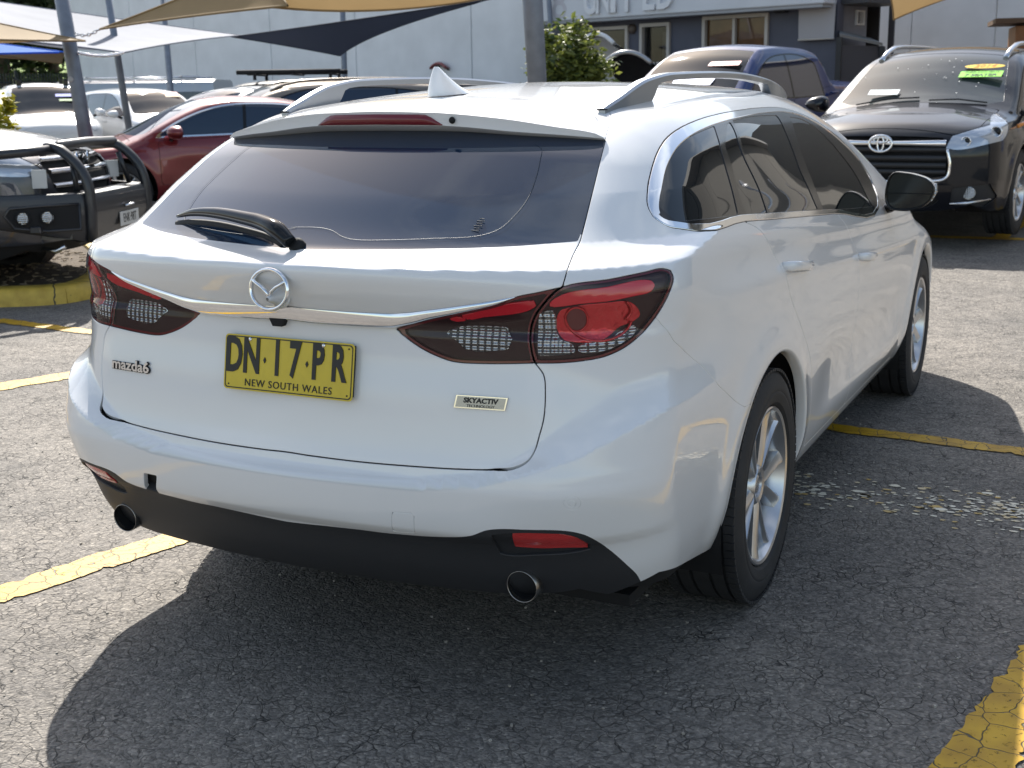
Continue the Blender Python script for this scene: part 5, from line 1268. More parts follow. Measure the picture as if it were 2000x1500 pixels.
def plate(root):
    c = np.array([0, .082, .8077]); t = .171
    u = np.array([1, 0, 0.]); w = np.array([0, math.sin(t), math.cos(t)])
    def rr(a, b, r, n=5):
        out_ = []
        for cx, cy, a0 in ((a - r, b - r, 0), (-a + r, b - r, 90), (-a + r, -b + r, 180), (a - r, -b + r, 270)):
            for k in range(n + 1):
                an = math.radians(a0 + 90 * k / n); out_.append((cx + r * math.cos(an), cy + r * math.sin(an)))
        return out_
    nn = np.cross(u, w)
    pl = MB().prism(rr(.186, .067, .010), c, u, w, -.0016, .0)
    pl.build('number_plate', M['plate_y'], root); o = bpy.data.objects[root.name].children[-1] if False else COL.objects[-1]
    b = MB(); A = rr(.1825, .0635, .009); Bq = rr(.1800, .0610, .0075); n = len(A)
    v = [c + p[0] * u + p[1] * w + .0008 * nn for p in A + Bq]
    b.add(v, [(i, (i + 1) % n, n + (i + 1) % n, n + i) for i in range(n)]); b.build('plate_border', M['plate_ink'], o)
    rot = (math.pi / 2 - t, 0, 0)
    def at(x, y): q = c + x * u + y * w + .0006 * nn; return tuple(q)
    for s, x in (('D', -.157), ('N', -.105), ('1', -.030), ('7', .021), ('P', .086), ('R', .144)):
        text_obj('plate_character', s, .117, M['plate_ink'], o, at(x, .014), rot, .0012, sx=.58 if s not in '17' else .56, bold=.0035)
    for x in (-.066, .056):
        MB().prism([(0, .0075), (-.004, 0), (0, -.0075), (.004, 0)], c + x * u + .010 * w, u, w, .0, .0018).build('plate_diamond', M['plate_ink'], o)
    text_obj('plate_state_name', 'NEW SOUTH WALES', .0245, M['plate_ink'], o, at(.003, -.048), rot, .0008, sx=1.0, spacing=1.14)
    for x in (-.112, .100): MB().lathe([(0, 0), (0, .0055), (.002, .0045), (.003, 0)], c + x * u + .0575 * w, nn, 10).build('plate_screw', M['chrome'], o)
    for x, y in ((-.171, .0545), (.171, .0545), (-.171, -.0545), (.171, -.0545), (-.088, .0572), (.078, .0572)):
        MB().lathe([(0, 0), (.0, .0022), (.0009, .0022), (.0009, 0)], c + x * u + y * w, nn, 8).build('plate_hole', M['plate_ink'], o)
    m = MB(); m.box((0, .098, .8077), (.36, .022, .12), R=[[1, 0, 0], [0, math.cos(t), math.sin(t)], [0, -math.sin(t), math.cos(t)]]); m.build('plate_mount', M['plastic'], root)
    k = MB().prism([(-.022, .008), (.022, .008), (.013, -.010), (-.013, -.010)], (-.028, .094, .912), (1, 0, 0), (0, 0, 1), -.02, .006); k.build('reversing_camera', M['black'], root)

def on_tail(Bd, x, z):
    o = np.array([[x, -1.0, z]]); return Bd.hit(o, np.array([[0, 1.0, 0]]), .5, 3, 600)[0]

def badges(root, Bd):
    # round emblem: ring with a spread wing
    c = np.array([0, .030, 1.0005]); w = np.array([0, .10, .995]); u = np.array([1, 0, 0.])
    nn = np.cross(u, w)
    ring = [c + .052 * math.cos(a) * u + .046 * math.sin(a) * w for a in np.linspace(0, 2 * math.pi, 49)]
    mb = MB().tube(ring, .0062, 10, caps=False, squash=(1.15, .8)); e = mb.build('emblem', M['chrome'], root)
    for s in (-1, 1):
        P = [(.0, -.020), (.008, -.004), (.020, .006), (.034, .013), (.047, .022)]; wd = [.0035, .0075, .0078, .0075, .006]
        pts = [c + s * p[0] * u + p[1] * w + nn * .002 for p in P]
        MB().tube(pts, wd, 8, squash=(1, .6)).build('emblem_wing', M['chrome'], e)
    MB().lathe([(.008, .004), (-.04, .03)], c - .022 * w, (0, -1, 0), 12).build('emblem_stud', M['white'], e)
    # model name, lower left
    pa = np.array(OUT['R_badge6'], float); mid = pa.mean(0); ux = pa[1] - pa[0]; yaw = math.atan2(ux[1], ux[0]); rl = math.atan2(ux[2], np.hypot(ux[0], ux[1]))
    b6 = text_obj('model_badge', 'mazda6', .038, M['gloss_black'], root, (mid[0], mid[1] - .003, mid[2]), (math.pi / 2 - .12, 0.0, yaw), .002, sx=1.24, bold=.0022)
    text_obj('badge_letters', 'mazda6', .038, M['chrome'], b6, (0, .0004, .0026), (0, 0, 0), .0012, sx=1.24, bold=.0008)
    pb = np.array(OUT['R_skyact'], float); mb_ = pb.mean(0); ux = pb[1] - pb[0]; yaw = math.atan2(ux[1], ux[0])
    hw, hh = .064, .0145
    fr = MB().prism([(-hw + .006, hh), (hw, hh), (hw - .006, -hh), (-hw, -hh)], (0, 0, 0), (1, 0, 0), (0, 1, 0), -.006, .003)
    b = fr.build('technology_badge', M['chrome'], root, (mb_[0], mb_[1] - .002, mb_[2]), (math.pi / 2 - .14, 0, yaw))
    i = MB().prism([(-hw + .009, hh - .0022), (hw - .004, hh - .0022), (hw - .009, -hh + .0022), (-hw + .004, -hh + .0022)], (0, 0, 0), (1, 0, 0), (0, 1, 0), .003, .0036)
    i.build('badge_face', M['badge'], b)
    text_obj('badge_word', 'SKYACTIV', .0155, M['plate_ink'], b, (0, .0035, .004), (0, 0, 0), .0008, sx=1.15, bold=.0006, shear=.12)
    text_obj('badge_word', 'TECHNOLOGY', .0085, M['plate_ink'], b, (0, -.0085, .004), (0, 0, 0), .0008, sx=1.15, shear=.1)

def wiper(root, Bd):
    base = [(-.002, .140, 1.086), (-.041, .166, 1.099), (-.110, .196, 1.113), (-.170, .214, 1.120), (-.293, .251, 1.130), (-.399, .280, 1.130), (-.477, .300, 1.122)]
    nrm = np.array([0, -.82, .57])
    hgt = [.022, .045, .046, .043, .036, .028, .016]; rad = [.018, .024, .022, .020, .017, .012, .005]
    sp = smooth_poly([np.array(b) + nrm * h for b, h in zip(base, hgt)], False, 5, 90); rr = np.interp(np.linspace(0, 6, len(sp)), range(7), rad)
    w = MB().tube(sp, rr, 12, squash=(1.0, .85)).build('rear_wiper', M['gloss_black'], root)
    bl = smooth_poly([np.array(b) + nrm * .010 + np.array([0, -.010, -.018]) for b in base[1:]], False, 4, 90)
    MB().tube(bl, .007, 8, squash=(1, 1.5)).build('wiper_blade', M['rubber'], w)
    MB().lathe([(-.03, .02), (.012, .02), (.02, .014), (.02, 0)], (.004, .146, 1.084), nrm, 18).build('wiper_pivot', M['black'], w)

def mirrors(root):
    ol = [(.875, 1.062), (.895, 1.102), (.94, 1.104), (.99, 1.095), (1.035, 1.078), (1.058, 1.052), (1.056, 1.018), (1.035, .985), (.99, .962), (.93, .955), (.885, .968)]
    ol = smooth_poly(ol, True, 4, 70); cx, cz = .965, 1.03
    for s in (-1, 1):
        def ring(k, y): return [(s * (cx + (p[0] - cx) * k), y, cz + (p[1] - cz) * k) for p in ol]
        MB().grid([ring(.93, 2.953), ring(.965, 2.942), [(p[0], p[1], p[2] - .003) for p in ring(1.012, 2.950)], [(p[0], p[1], p[2] - .003) for p in ring(1.014, 2.966)]], wrap=True, flip=(s > 0)).build('mirror_frame', M['gloss_black'], root)
        G = [ring(.999, 2.957), ring(1.004, 2.962), ring(1.004, 2.99), ring(.97, 3.03), ring(.86, 3.07), ring(.62, 3.10), ring(.3, 3.112), ring(.02, 3.115)]
        o = MB().grid(G, wrap=True, flip=(s > 0)).build('door_mirror', M['white'], root)
        g = [ring(.93, 2.952), ring(.92, 2.962)]; q = MB().grid(g, wrap=True, flip=(s > 0)); q.add(g[1], [tuple(range(len(ol)))]); q.build('mirror_glass', M['gloss_black'], o)
        # lower dark half and foot
        Gl = [[(s * (cx + (p[0] - cx) * k * 1.012), y, cz + (p[1] - cz) * k * 1.012 if p[1] < cz - .01 else cz - .01 + (p[1] - cz) * .02) for p in ol] for k, y in ((.98, 2.944), (1.0, 2.954), (1.0, 2.99), (.97, 3.03), (.86, 3.072), (.6, 3.10))]
        MB().grid(Gl, wrap=True, flip=(s > 0)).build('mirror_base_cover', M['plastic'], o)
        MB().tube([(s * .80, 3.06, .93), (s * .88, 3.04, .955), (s * .93, 3.02, .985)], [.040, .032, .028], 12, squash=(1, .6)).build('mirror_arm', M['gloss_black'], o)
        MB().tube([(s * 1.045, 2.965, .995), (s * 1.061, 2.99, 1.03), (s * 1.056, 3.0, 1.06)], .007, 8).build('turn_repeater', M['lamp_chrome'], o)
# ---------------------------------------------------------------- the other vehicles
STY = {
 'suv': dict(L=4.86, W=1.92, H=1.71,
   roof=[(-.1, 1.40), (.06, 1.55), (.25, 1.65), (.6, 1.69), (1.3, 1.71), (2.2, 1.70), (2.75, 1.66), (3.0, 1.60), (3.3, 1.46), (3.7, 1.24), (3.9, 1.155), (4.1, 1.12), (4.4, 1.07), (4.62, 1.01), (4.76, .94), (4.9, .80)],
   belt=[(0, 1.16), (1.5, 1.12), (3, 1.07), (3.8, 1.03), (4.9, .92)], plan=[(-.05, .84), (.3, .92), (.9, .955), (2.4, .955), (3.9, .955), (4.3, .93), (4.6, .87), (4.9, .78)],
   rear=[(.15, .30), (.35, .06), (.6, 0), (.9, .02), (1.1, .06), (1.5, .22), (1.68, .36)], nose=[(.15, 4.66), (.28, 4.79), (.5, 4.86), (.72, 4.86), (.88, 4.83), (1.0, 4.74), (1.08, 4.5)], nc=.22, rc=.10,
   wy=(.98, 3.77), wr=.375, dlo=[(.45, 1.20), (.62, 1.47), (1.0, 1.565), (1.8, 1.60), (2.5, 1.575), (2.85, 1.48), (3.2, 1.31), (3.55, 1.115), (2.5, 1.10), (1.3, 1.145)], bars=[1.15, 2.22], ws=(2.95, 3.80, .60, .74), rw=(.30, 1.20, 1.56), zb=.26, cowl=3.86),
 'sedan': dict(L=4.80, W=1.83, H=1.45,
   roof=[(-.1, .92), (.05, 1.02), (.3, 1.07), (.62, 1.09), (.85, 1.14), (1.2, 1.28), (1.6, 1.39), (2.0, 1.44), (2.4, 1.45), (2.7, 1.42), (2.95, 1.34), (3.3, 1.18), (3.6, 1.03), (3.8, .965), (4.1, .93), (4.45, .86), (4.68, .77), (4.84, .62)],
   belt=[(0, .99), (1.5, .965), (3, .93), (3.8, .89), (4.9, .76)], plan=[(-.05, .78), (.3, .86), (.9, .905), (2.4, .91), (3.9, .905), (4.3, .88), (4.6, .80), (4.9, .68)],
   rear=[(.15, .30), (.35, .06), (.6, 0), (.8, .03), (1.0, .06), (1.3, .2)], nose=[(.15, 4.62), (.25, 4.74), (.45, 4.80), (.6, 4.79), (.7, 4.74), (.8, 4.62), (.95, 4.3)], nc=.26, rc=.14,
   wy=(1.0, 3.82), wr=.335, dlo=[(1.02, 1.03), (1.25, 1.20), (1.7, 1.325), (2.2, 1.36), (2.6, 1.335), (2.9, 1.255), (3.3, 1.06), (3.42, .965), (2.4, .985), (1.4, 1.01)], bars=[1.45, 2.33], ws=(2.78, 3.60, .52, .68), rw=(.95, 1.15, 1.38), zb=.22, cowl=3.68),
 'ute': dict(L=5.30, W=1.87, H=1.80,
   roof=[(-.05, 1.06), (.05, 1.10), (1.50, 1.12), (1.58, 1.30), (1.66, 1.62), (1.74, 1.75), (2.0, 1.79), (2.6, 1.80), (3.0, 1.77), (3.25, 1.68), (3.6, 1.46), (3.95, 1.24), (4.12, 1.18), (4.6, 1.13), (4.95, 1.05), (5.15, .97), (5.35, .8)],
   belt=[(0, 1.12), (1.5, 1.13), (3, 1.10), (4.2, 1.05), (5.3, .95)], plan=[(-.05, .90), (.3, .92), (.9, .93), (2.4, .93), (4.2, .93), (4.7, .90), (5.05, .84), (5.3, .76)],
   rear=[(.2, .10), (.4, .02), (.6, 0), (1.1, .01), (1.2, .02)], nose=[(.2, 5.12), (.4, 5.27), (.6, 5.30), (.85, 5.28), (1.0, 5.20), (1.1, 4.95)], nc=.22, rc=.03,
   wy=(1.15, 4.25), wr=.385, dlo=[(1.80, 1.17), (1.86, 1.58), (2.1, 1.665), (2.7, 1.675), (3.05, 1.61), (3.4, 1.42), (3.72, 1.17), (2.7, 1.15)], bars=[2.62], ws=(3.15, 4.02, .58, .72), rw=None, zb=.40, cowl=4.08),
}
PROTO = {}
def dup(o, parent):
    c = o.copy(); COL.objects.link(c); c.parent = parent
    for ch in o.children: dup(ch, c)
    return c
def put_wheel(root, x, y, side, r):
    if 'wheel' not in PROTO or len(PROTO['wheel'].users_scene) == 0:
        PROTO['wheel'] = wheel(root, x, y, side); w = PROTO['wheel']
    else: w = dup(PROTO['wheel'], root)
    k = r / .336; w.location = (x, y, r - .003); w.scale = (k, k, k); w.rotation_euler = (0, 0, 0 if side > 0 else math.pi)
    return w

def car_body(st):
    c = lambda k: curve(*zip(*st[k]), 700)
    ROOF_, BELT_, PLAN_, REAR_, NOSE_ = (c(k) for k in ('roof', 'belt', 'plan', 'rear', 'nose'))
    Lw = curve([.1, .2, .3, .42, .55, .8, 1.4], [.10, .07, .03, .01, .0, .004, .006])
    Up = curve([-.6, -.2, -.08, 0, .05, .15, .3, .45, .6], [0, .0, .014, .035, .055, .085, .135, .19, .26])
    tum = st.get('tum', 1.0)
    def f(P):
        x, y, z = P[:, 0], P[:, 1], P[:, 2]
        X = PLAN_(y) - Lw(z) - Up(z - BELT_(y)) * tum
        for yc in st['wy']:
            r = np.hypot(y - yc, z - st['wr']); X = X + .016 * np.exp(-((r - st['wr'] * 1.22) / .07) ** 2)
        mid = sstep(st['wy'][0] + .5, st['wy'][0] + .8, y) * sstep(st['wy'][1] - .5, st['wy'][1] - .8, y)
        X = X - .02 * mid * np.exp(-((z - .55) / .13) ** 2)
        e = .01
        sr = 1 / np.sqrt(1 + ((ROOF_(y + e) - ROOF_(y - e)) / (2 * e)) ** 2)
        s1 = 1 / np.sqrt(1 + ((REAR_(z + e) - REAR_(z - e)) / (2 * e)) ** 2); s2 = 1 / np.sqrt(1 + ((NOSE_(z + e) - NOSE_(z - e)) / (2 * e)) ** 2)
        fx = x - X; fr = (REAR_(z) + st['rc'] * x * x - y) * s1; fn = (y - NOSE_(z) + st['nc'] * x * x) * s2
        fzz = (z - ROOF_(y) + .05 * (x / .62) ** 2) * sr
        q = rmax(rmax(fx, fr, .10), fn, .22)
        return rmax(q, fzz, .075)
    return f, ROOF_, BELT_

def make_car(name, label, cat, style, paint, L=None, Wd=None, H=None, res=.05, front=None, rails_=False, mirrors_=True, wheels=True, group=None, glassm=None, wsm=None, seams=True, rear_cut=None, over=None):
    base = dict(STY[style]); base.update(over or {}); st = dict(base); L = L or st['L']; Wd = Wd or st['W']; H = H or st['H']
    ky, kx, kz = L / st['L'], Wd / st['W'], H / st['H']
    for k in ('roof', 'belt', 'dlo'): st[k] = [(a * ky, b * kz) for a, b in base[k]]
    st['plan'] = [(a * ky, b * kx) for a, b in base['plan']]
    for k in ('rear', 'nose'): st[k] = [(a * kz, b * ky) for a, b in base[k]]
    st['wy'] = tuple(a * ky for a in base['wy']); st['L'] = L
    glassm = glassm or M['glass']; wsm = wsm or glassm
    root = thing(name, label, cat, group=group)
    f, RF, BT = car_body(st)
    B = Body(f, (Wd / 2 + .02, -.03, L + .03, .18, H + .02), (.9, L - .9, .75 * kz), (res, res * 1.2, res))
    Hm = B.mesh(); wr = st['wr']; ra = wr * 1.17
    sh = offset(Hm, -.03)
    cutw = lambda m: np.max([np.where(m.V[:, 0] > .45, ra + .01 - np.hypot(m.V[:, 1] - yc, m.V[:, 2] - wr), -1.) for yc in st['wy']], 0)
    sh = split(sh, cutw(sh))[0]
    part('inner_shell', both(sh), M['black'], root)
    MB().box((0, L / 2, .30), (Wd * .8, L * .82, .04)).build('underbody', M['black'], root)
    Hm = split(Hm, st['zb'] - Hm.V[:, 2])[0]
    Hm = split(Hm, cutw(Hm) - .01)[0]
    def pr(nm, m, mt, sk=.008, par=None):
        if m is None: return None
        q = skirted(m, sk) if sk else m
        return part(nm, q, mt, par or root), part(nm, mirror(q), mt, par or root)
    # side glass
    d = ssdf(Hm, st['dlo'], True, 45, 4); DLO, BODY = split(Hm, d)
    if DLO is not None:
        band, GLS = split(DLO, -ssdf(DLO, st['dlo'], True, 45, 4) - .025)[::-1] if False else (None, DLO)
        dd = ssdf(GLS, st['dlo'], True, 45, 4)
        inn, trim = split(GLS, dd + .016)
        pr('window_trim', offset(trim, .002), st.get('trim', M['gloss_black']) if not st.get('chrome') else M['chrome'], .006)
        lo = -9
        for bkt in [b * ky for b in base['bars']] + [99]:
            if inn is None: break
            edge = lambda m: (m.V[:, 1] - (bkt - .10 * (m.V[:, 2] - 1.2)))
            a, inn2 = split(inn, edge(inn) + .02)
            if a is not None: pr('side_window', offset(a, -.001), glassm, 0)
            if inn2 is None: break
            bar, inn = split(inn2, edge(inn2) - .02)
            if bar is not None: pr('window_pillar', bar, M['gloss_black'], 0)
    # windscreen
    y1, y0, w1, w0 = base['ws']; pw = [(-.3, y1 * ky), (w1 * kx, (y1 - .03) * ky), (w0 * kx, (y0 - .10) * ky), (w0 * kx * .8, y0 * ky), (-.3, (y0 + .05) * ky)]
    dw = np.where(BODY.V[:, 1] > (y1 - .3) * ky, poly_sdf(BODY.V[:, :2], smooth_poly(pw, True, 4, 35)), 1.)
    WS, BODY = split(BODY, dw)
    if WS is not None: part('windscreen', offset(both(WS), -.002), wsm, root)
    if base['rw'] and rear_cut is not False:
        yr, za, zb2 = base['rw']; lim = 1.3 if style == 'suv' else 2.0
        if style == 'suv': dr = np.where(BODY.V[:, 1] < .75 * ky, np.maximum(np.maximum(za * kz - BODY.V[:, 2], BODY.V[:, 2] - zb2 * kz), BODY.V[:, 0] - .62 * kx), 1.)
        else: dr = np.where((BODY.V[:, 1] < 1.75 * ky), poly_sdf(BODY.V[:, :2], [(-.3, .80 * ky), (.58 * kx, .86 * ky), (.50 * kx, 1.42 * ky), (-.3, 1.46 * ky)]), 1.)
        RW, BODY = split(BODY, dr)
        if RW is not None: part('rear_window', offset(both(RW), -.002), glassm, root)
    # front face inserts in an unrolled chart
    fu = lambda m: np.stack([m.V[:, 0] + .9 * np.maximum(0, (L - .45) - m.V[:, 1]), m.V[:, 2]], 1)
    for nm, poly, mt, dep, cen in (front or []):
        pf = smooth_poly(np.array(poly, float), True, 4, 40)
        df = np.where(BODY.V[:, 1] > L - 1.3, poly_sdf(fu(BODY), pf), 1.)
        i, BODY2 = split(BODY, df)
        if i is None: continue
        BODY = BODY2
        if cen: part(nm, skirted(offset(both(i), -dep), .01), mt, root)
        else: pr(nm, offset(i, -dep), mt, .01)
    # bonnet, doors
    if seams:
        cw = st['L'] * base['cowl'] / base['L']
        db = np.where(BODY.V[:, 1] > cw - .2, np.maximum(np.maximum(cw - BODY.V[:, 1], BODY.V[:, 1] - (L - .14)), np.maximum(BODY.V[:, 0] - .74 * kx, (RF(BODY.V[:, 1]) - .13) - BODY.V[:, 2])), 1.)
        BN, BODY = gapcut(BODY, db, .008)
        if BN is not None: part('bonnet', skirted(both(BN), .01), paint, root)
        ya, yb = st['wy'][0] + ra * .55, st['wy'][1] - ra * 1.12; bp_ = base['bars'][-1] * ky
        for nm, a, b in (('rear_door', ya, bp_ + .03), ('front_door', bp_ + .03, yb)):
            dp = [(a, BT(a) + .02), (a + .03, .75), (a + .22 if nm == 'rear_door' else a, .42), (b, .40), (b, .8), (b, BT(b) + .02)]
            i, BODY2 = gapcut(BODY, ssdf(BODY, dp, False), .007)
            if i is not None:
                BODY = BODY2; ds = pr(nm, i, paint)
                for sx, o in zip((1, -1), ds):
                    y0_ = a + .12; z0_ = BT(a) - .10; xx = _side_x(B, y0_, z0_)
                    MB().tube([(sx * (xx - .005), y0_ - .02, z0_), (sx * (xx + .028), y0_ + .02, z0_), (sx * (xx + .028), y0_ + .17, z0_ - .003), (sx * (xx - .005), y0_ + .2, z0_ - .003)], .013, 8).build('door_handle', paint, o)
    part('body_shell', skirted(both(BODY), .01), paint, root)
    for yc in st['wy']:
        for sx in (-1, 1): wells(None, (yc,), wr, ra + .005, sx * .5, sx * (Wd / 2 - .04)).build('wheel_arch_liner', M['black'], root)
    if mirrors_:
        ym = (base['ws'][1] - .42) * ky; zm = BT(ym) + .10
        for sx in (-1, 1):
            xm = _side_x(B, ym, zm - .08)
            m_ = MB(); ol = [(math.cos(a) * .115 + .02 * math.cos(2 * a), math.sin(a) * .08) for a in np.linspace(0, 2 * math.pi, 18, endpoint=False)]
            G = [[(sx * (xm + .16 + p[0] * q), ym + yy, zm + p[1] * q) for p in ol] for q, yy in ((.0, -.035), (.9, -.04), (1, -.02), (1, .02), (.9, .07), (.6, .11), (.02, .125))]
            mo = m_.grid(G, wrap=True, flip=sx > 0).build('door_mirror', paint, root)
            MB().tube([(sx * (xm - .02), ym + .05, zm - .09), (sx * (xm + .10), ym + .04, zm - .04)], [.03, .025], 8).build('mirror_arm', M['gloss_black'], mo)
    if rails_:
        for sx in (-1, 1):
            pts = []
            for t in np.linspace(0, 1, 13):
                y = (.45 + 2.55 * t) * ky; x = (.60 - .03 * abs(t - .5)) * kx; h = .055 * min(1, t * 7, (1 - t) * 7) + .012; pts.append((sx * x, y, RF(y) - .055 + h))
            MB().tube(pts, .028, 10, squash=(1, .8)).build('roof_rail', rails_, root)
    if wheels:
        for yc in st['wy']:
            for sx in (-1, 1): put_wheel(root, sx * (Wd / 2 - .135), yc, sx, wr)
    root['_L'] = 0; del root['_L']
    return root, B, RF, BT, st

def place(root, local, world, h):
    """stand the vehicle on the ground so that a point of it sits above/at a world point (x, y only)"""
    h = np.array(h, float); h /= np.linalg.norm(h); rz = math.atan2(-h[0], h[1]); c, s = math.cos(rz), math.sin(rz)
    x = world[0] - (c * local[0] - s * local[1]); y = world[1] - (s * local[0] + c * local[1])
    root.location = (x, y, gz(x, y + 1.5)); root.rotation_euler = (0, 0, rz)
    return root

P_BLACK = car_paint('black_mica_paint', (.004, .005, .009), .0, .3, 0, .12, .8)
P_GREY = car_paint('graphite_paint', (.055, .060, .075), .6, .32, .4)
P_RED = car_paint('dark_red_paint', (.20, .012, .016), .35, .3, .3)
P_CHAMP = car_paint('champagne_paint', (.25, .21, .165), .7, .32, .4)
P_SILV = car_paint('silver_paint', (.42, .43, .45), .8, .32, .4)
P_BLUE = car_paint('deep_blue_paint', (.004, .024, .13), .0, .3, 0, .2, .8)
P_DGREY = car_paint('dark_grey_paint', (.02, .022, .027), .2, .3, 0, .2, .8)
P_WHITE2 = car_paint('plain_white_paint', (.72, .73, .74), 0, .3)
SCREEN = mat('hazy_windscreen', (.016, .019, .021), .04, spec=.5)
SCREEN2 = mat('dusty_windscreen', (.040, .050, .052), .08, spec=.5, coat=.3)
HEADL = mat('headlamp_reflector', (.50, .54, .60), .12, .45, coat=1, bump=(.25, .01, 14))

def stripe_panel(root, pts, mt, name, depth=.01): pass

def black_suv():
    fr = [('headlamp', [(.53, .80), (.56, .90), (.80, .99), (1.02, 1.055), (1.13, 1.075), (1.12, .99), (1.02, .90), (.80, .82), (.62, .785)], HEADL, .004, False),
          ('grille', [(-.3, .90), (.30, .895), (.50, .885), (.545, .80), (.57, .66), (.55, .57), (.40, .545), (-.3, .535)], M['black'], .03, True),
          ('lower_grille', [(-.3, .44), (.42, .44), (.50, .36), (.40, .30), (-.3, .30)], M['black'], .02, True),
          ('fog_lamp_pocket', [(.60, .47), (.86, .50), (.90, .38), (.82, .30), (.58, .33)], M['plastic'], .015, False)]
    root, B, RF, BT, st = make_car('black_four_wheel_drive', 'black seven-seat four-wheel drive facing the camera with yellow and green windscreen stickers', 'car', 'suv', P_BLACK, H=1.71, res=.026, front=fr, rails_=M['satin_chrome'], wsm=SCREEN2)
    L = st['L']
    def ny(x, z):
        lo, hi = 3.5, 5.2
        for _ in range(28):
            m = (lo + hi) / 2
            if B.f(np.array([[abs(x), m, z]]))[0] < 0: lo = m
            else: hi = m
        return lo
    for z, hh in ((.785, .020), (.715, .022), (.655, .022), (.60, .020)):
        G = [[(x, ny(x, z) - .022, z - hh), (x, ny(x, z) - .004, z - hh * .3), (x, ny(x, z) - .004, z + hh * .3), (x, ny(x, z) - .022, z + hh)] for x in np.linspace(-.54, .54, 21)]
        MB().grid(G, flip=True).build('grille_slat', M['plastic'], root)
    G = [[(x, ny(x, .84) + dy, .838 + s * (.017 + .012 * (abs(x) / .54))) for s, dy in ((-1, -.01), (-.9, .012), (0, .022), (.9, .012), (1, -.01))] for x in np.linspace(-.53, .53, 25)]
    MB().grid(G, flip=True).build('grille_bar', M['chrome'], root)
    fr_ = [(x, ny(x, z) + .004, z) for x, z in smooth_poly([(-.545, .79), (-.572, .66), (-.55, .555), (-.40, .525), (0, .518), (.40, .525), (.55, .555), (.572, .66), (.545, .79)], False, 5, 80)]
    MB().tube(fr_, .014, 8).build('grille_surround', M['chrome'], root)
    c = np.array([0, ny(0, .835) + .03, .835]); e = None
    for nm, a, b, off, rr in (('emblem', .098, .068, 0, .011), ('emblem_oval', .060, .0235, .030, .008), ('emblem_oval', .027, .062, 0, .008)):
        pts = [c + np.array([a * math.cos(t), 0, b * math.sin(t) + off]) for t in np.linspace(0, 2 * math.pi, 33)]
        o = MB().tube(pts, rr, 8, caps=False).build(nm, M['chrome'], e or root); e = e or o
    for sx in (-1, 1):
        for x, z, r in ((.675, .855, .040), (.855, .925, .050)):
            y = ny(x, z) + .006; q = MB(); q.lathe([(-.05, r * .75), (-.02, r), (.0, r * 1.02), (.0, r * .85), (-.03, r * .7), (-.03, 0)], (sx * x, y, z), (0, 1, 0), 24); q.build('projector', M['chrome'], root)
            MB().lathe([(-.028, r * .7), (-.012, r * .5), (-.004, 0)], (sx * x, y, z), (0, 1, 0), 20).build('projector_lens', M['gloss_black'], root)
        MB().tube([(sx * 1.0, ny(.93, .98) - .02 - .0, 1.0) if False else (sx * .925, ny(.925, .97) + .004, .955), (sx * .945, ny(.945, 1.0) + .004, 1.0)], .018, 8).build('indicator', M['amber'], root)
        y = ny(.72, .42) + .0; MB().lathe([(-.04, .05), (0, .055), (.002, .045), (.008, 0)], (sx * .72, y, .425), (0, 1, 0), 22).build('fog_lamp', M['lamp_chrome'], root)
        MB().tube([(sx * .58, ny(.58, .33) + .006, .335), (sx * .70, ny(.70, .34) + .012, .34), (sx * .86, ny(.86, .36) + .006, .365)], [.008, .016, .010], 8).build('fog_trim', M['satin_chrome'], root)
    # screen stickers, wipers and papers
    def onscreen(x, y): return np.array([x, y, RF(y) - .05 * (x / .62) ** 2])
    ysl = [2.98, 3.74]; a, b = onscreen(0, ysl[0]), onscreen(0, ysl[1]); up_ = (a - b); up_ /= np.linalg.norm(up_); nn_ = np.array([0, -up_[2] * -1, up_[1] * -1]); nn_ = np.array([0, up_[2], -up_[1]])
    pitch = math.atan2(up_[2], -up_[1])
    def stick(nm, x, y, w, h, mt, round_=False, parent=None):
        c = onscreen(x, y) + nn_ * .028; u = np.array([-1, 0, 0.])     # readable from the front: +u runs to the car's right
        if round_: pts = [(w / 2 * math.cos(t), h / 2 * math.sin(t)) for t in np.linspace(0, 2 * math.pi, 28, endpoint=False)]
        else: pts = [(-w / 2, -h / 2), (w / 2, -h / 2), (w / 2, h / 2), (-w / 2, h / 2)]
        return MB().prism(pts, c, u, up_, 0, .002).build(nm, mt, parent or root), c
    SX = -.46
    YS = mat('yellow_sticker', (.85, .55, .01), .5); GS = mat('green_sticker', (.30, .85, .05), .5); INK = mat('sticker_ink', (.02, .05, .02), .5); RI = mat('orange_ink', (.55, .16, .01), .5)
    rot = (math.atan2(up_[2], up_[1]), 0, 0)
    Mr = Matrix(((-1, 0, nn_[0]), (0, up_[1], nn_[1]), (0, up_[2], nn_[2]))).to_euler()
    o, c = stick('year_sticker', SX, 3.25, .36, .085, YS, True); text_obj('sticker_year', '2014', .075, RI, o, tuple(c + nn_ * .003), Mr, .0006, sx=1.3, shear=.25)
    o, c = stick('seat_sticker', SX, 3.385, .38, .115, GS)
    text_obj('sticker_text', '7 SEATER', .062, INK, o, tuple(c + nn_ * .003 - up_ * .024), Mr, .0006, sx=1.12, bold=.002, shear=.15)
    text_obj('sticker_text', 'THIRD ROW SEATS', .034, INK, o, tuple(c + nn_ * .003 + up_ * .034), Mr, .0006, sx=1.05, shear=.15)
    stick('paper_sheet', .34, 3.68, .28, .10, mat('paper', (.75, .8, .8), .6))
    for x0, x1 in ((.55, -.02), (-.12, -.62)):
        MB().tube([onscreen(x0, 3.84) + nn_ * .015, onscreen((x0 + x1) / 2, 3.80) + nn_ * .02, onscreen(x1, 3.79) + nn_ * .015], .0075, 6).build('wiper', M['gloss_black'], root)
    r_ = np.random.default_rng(3); sp = MB()
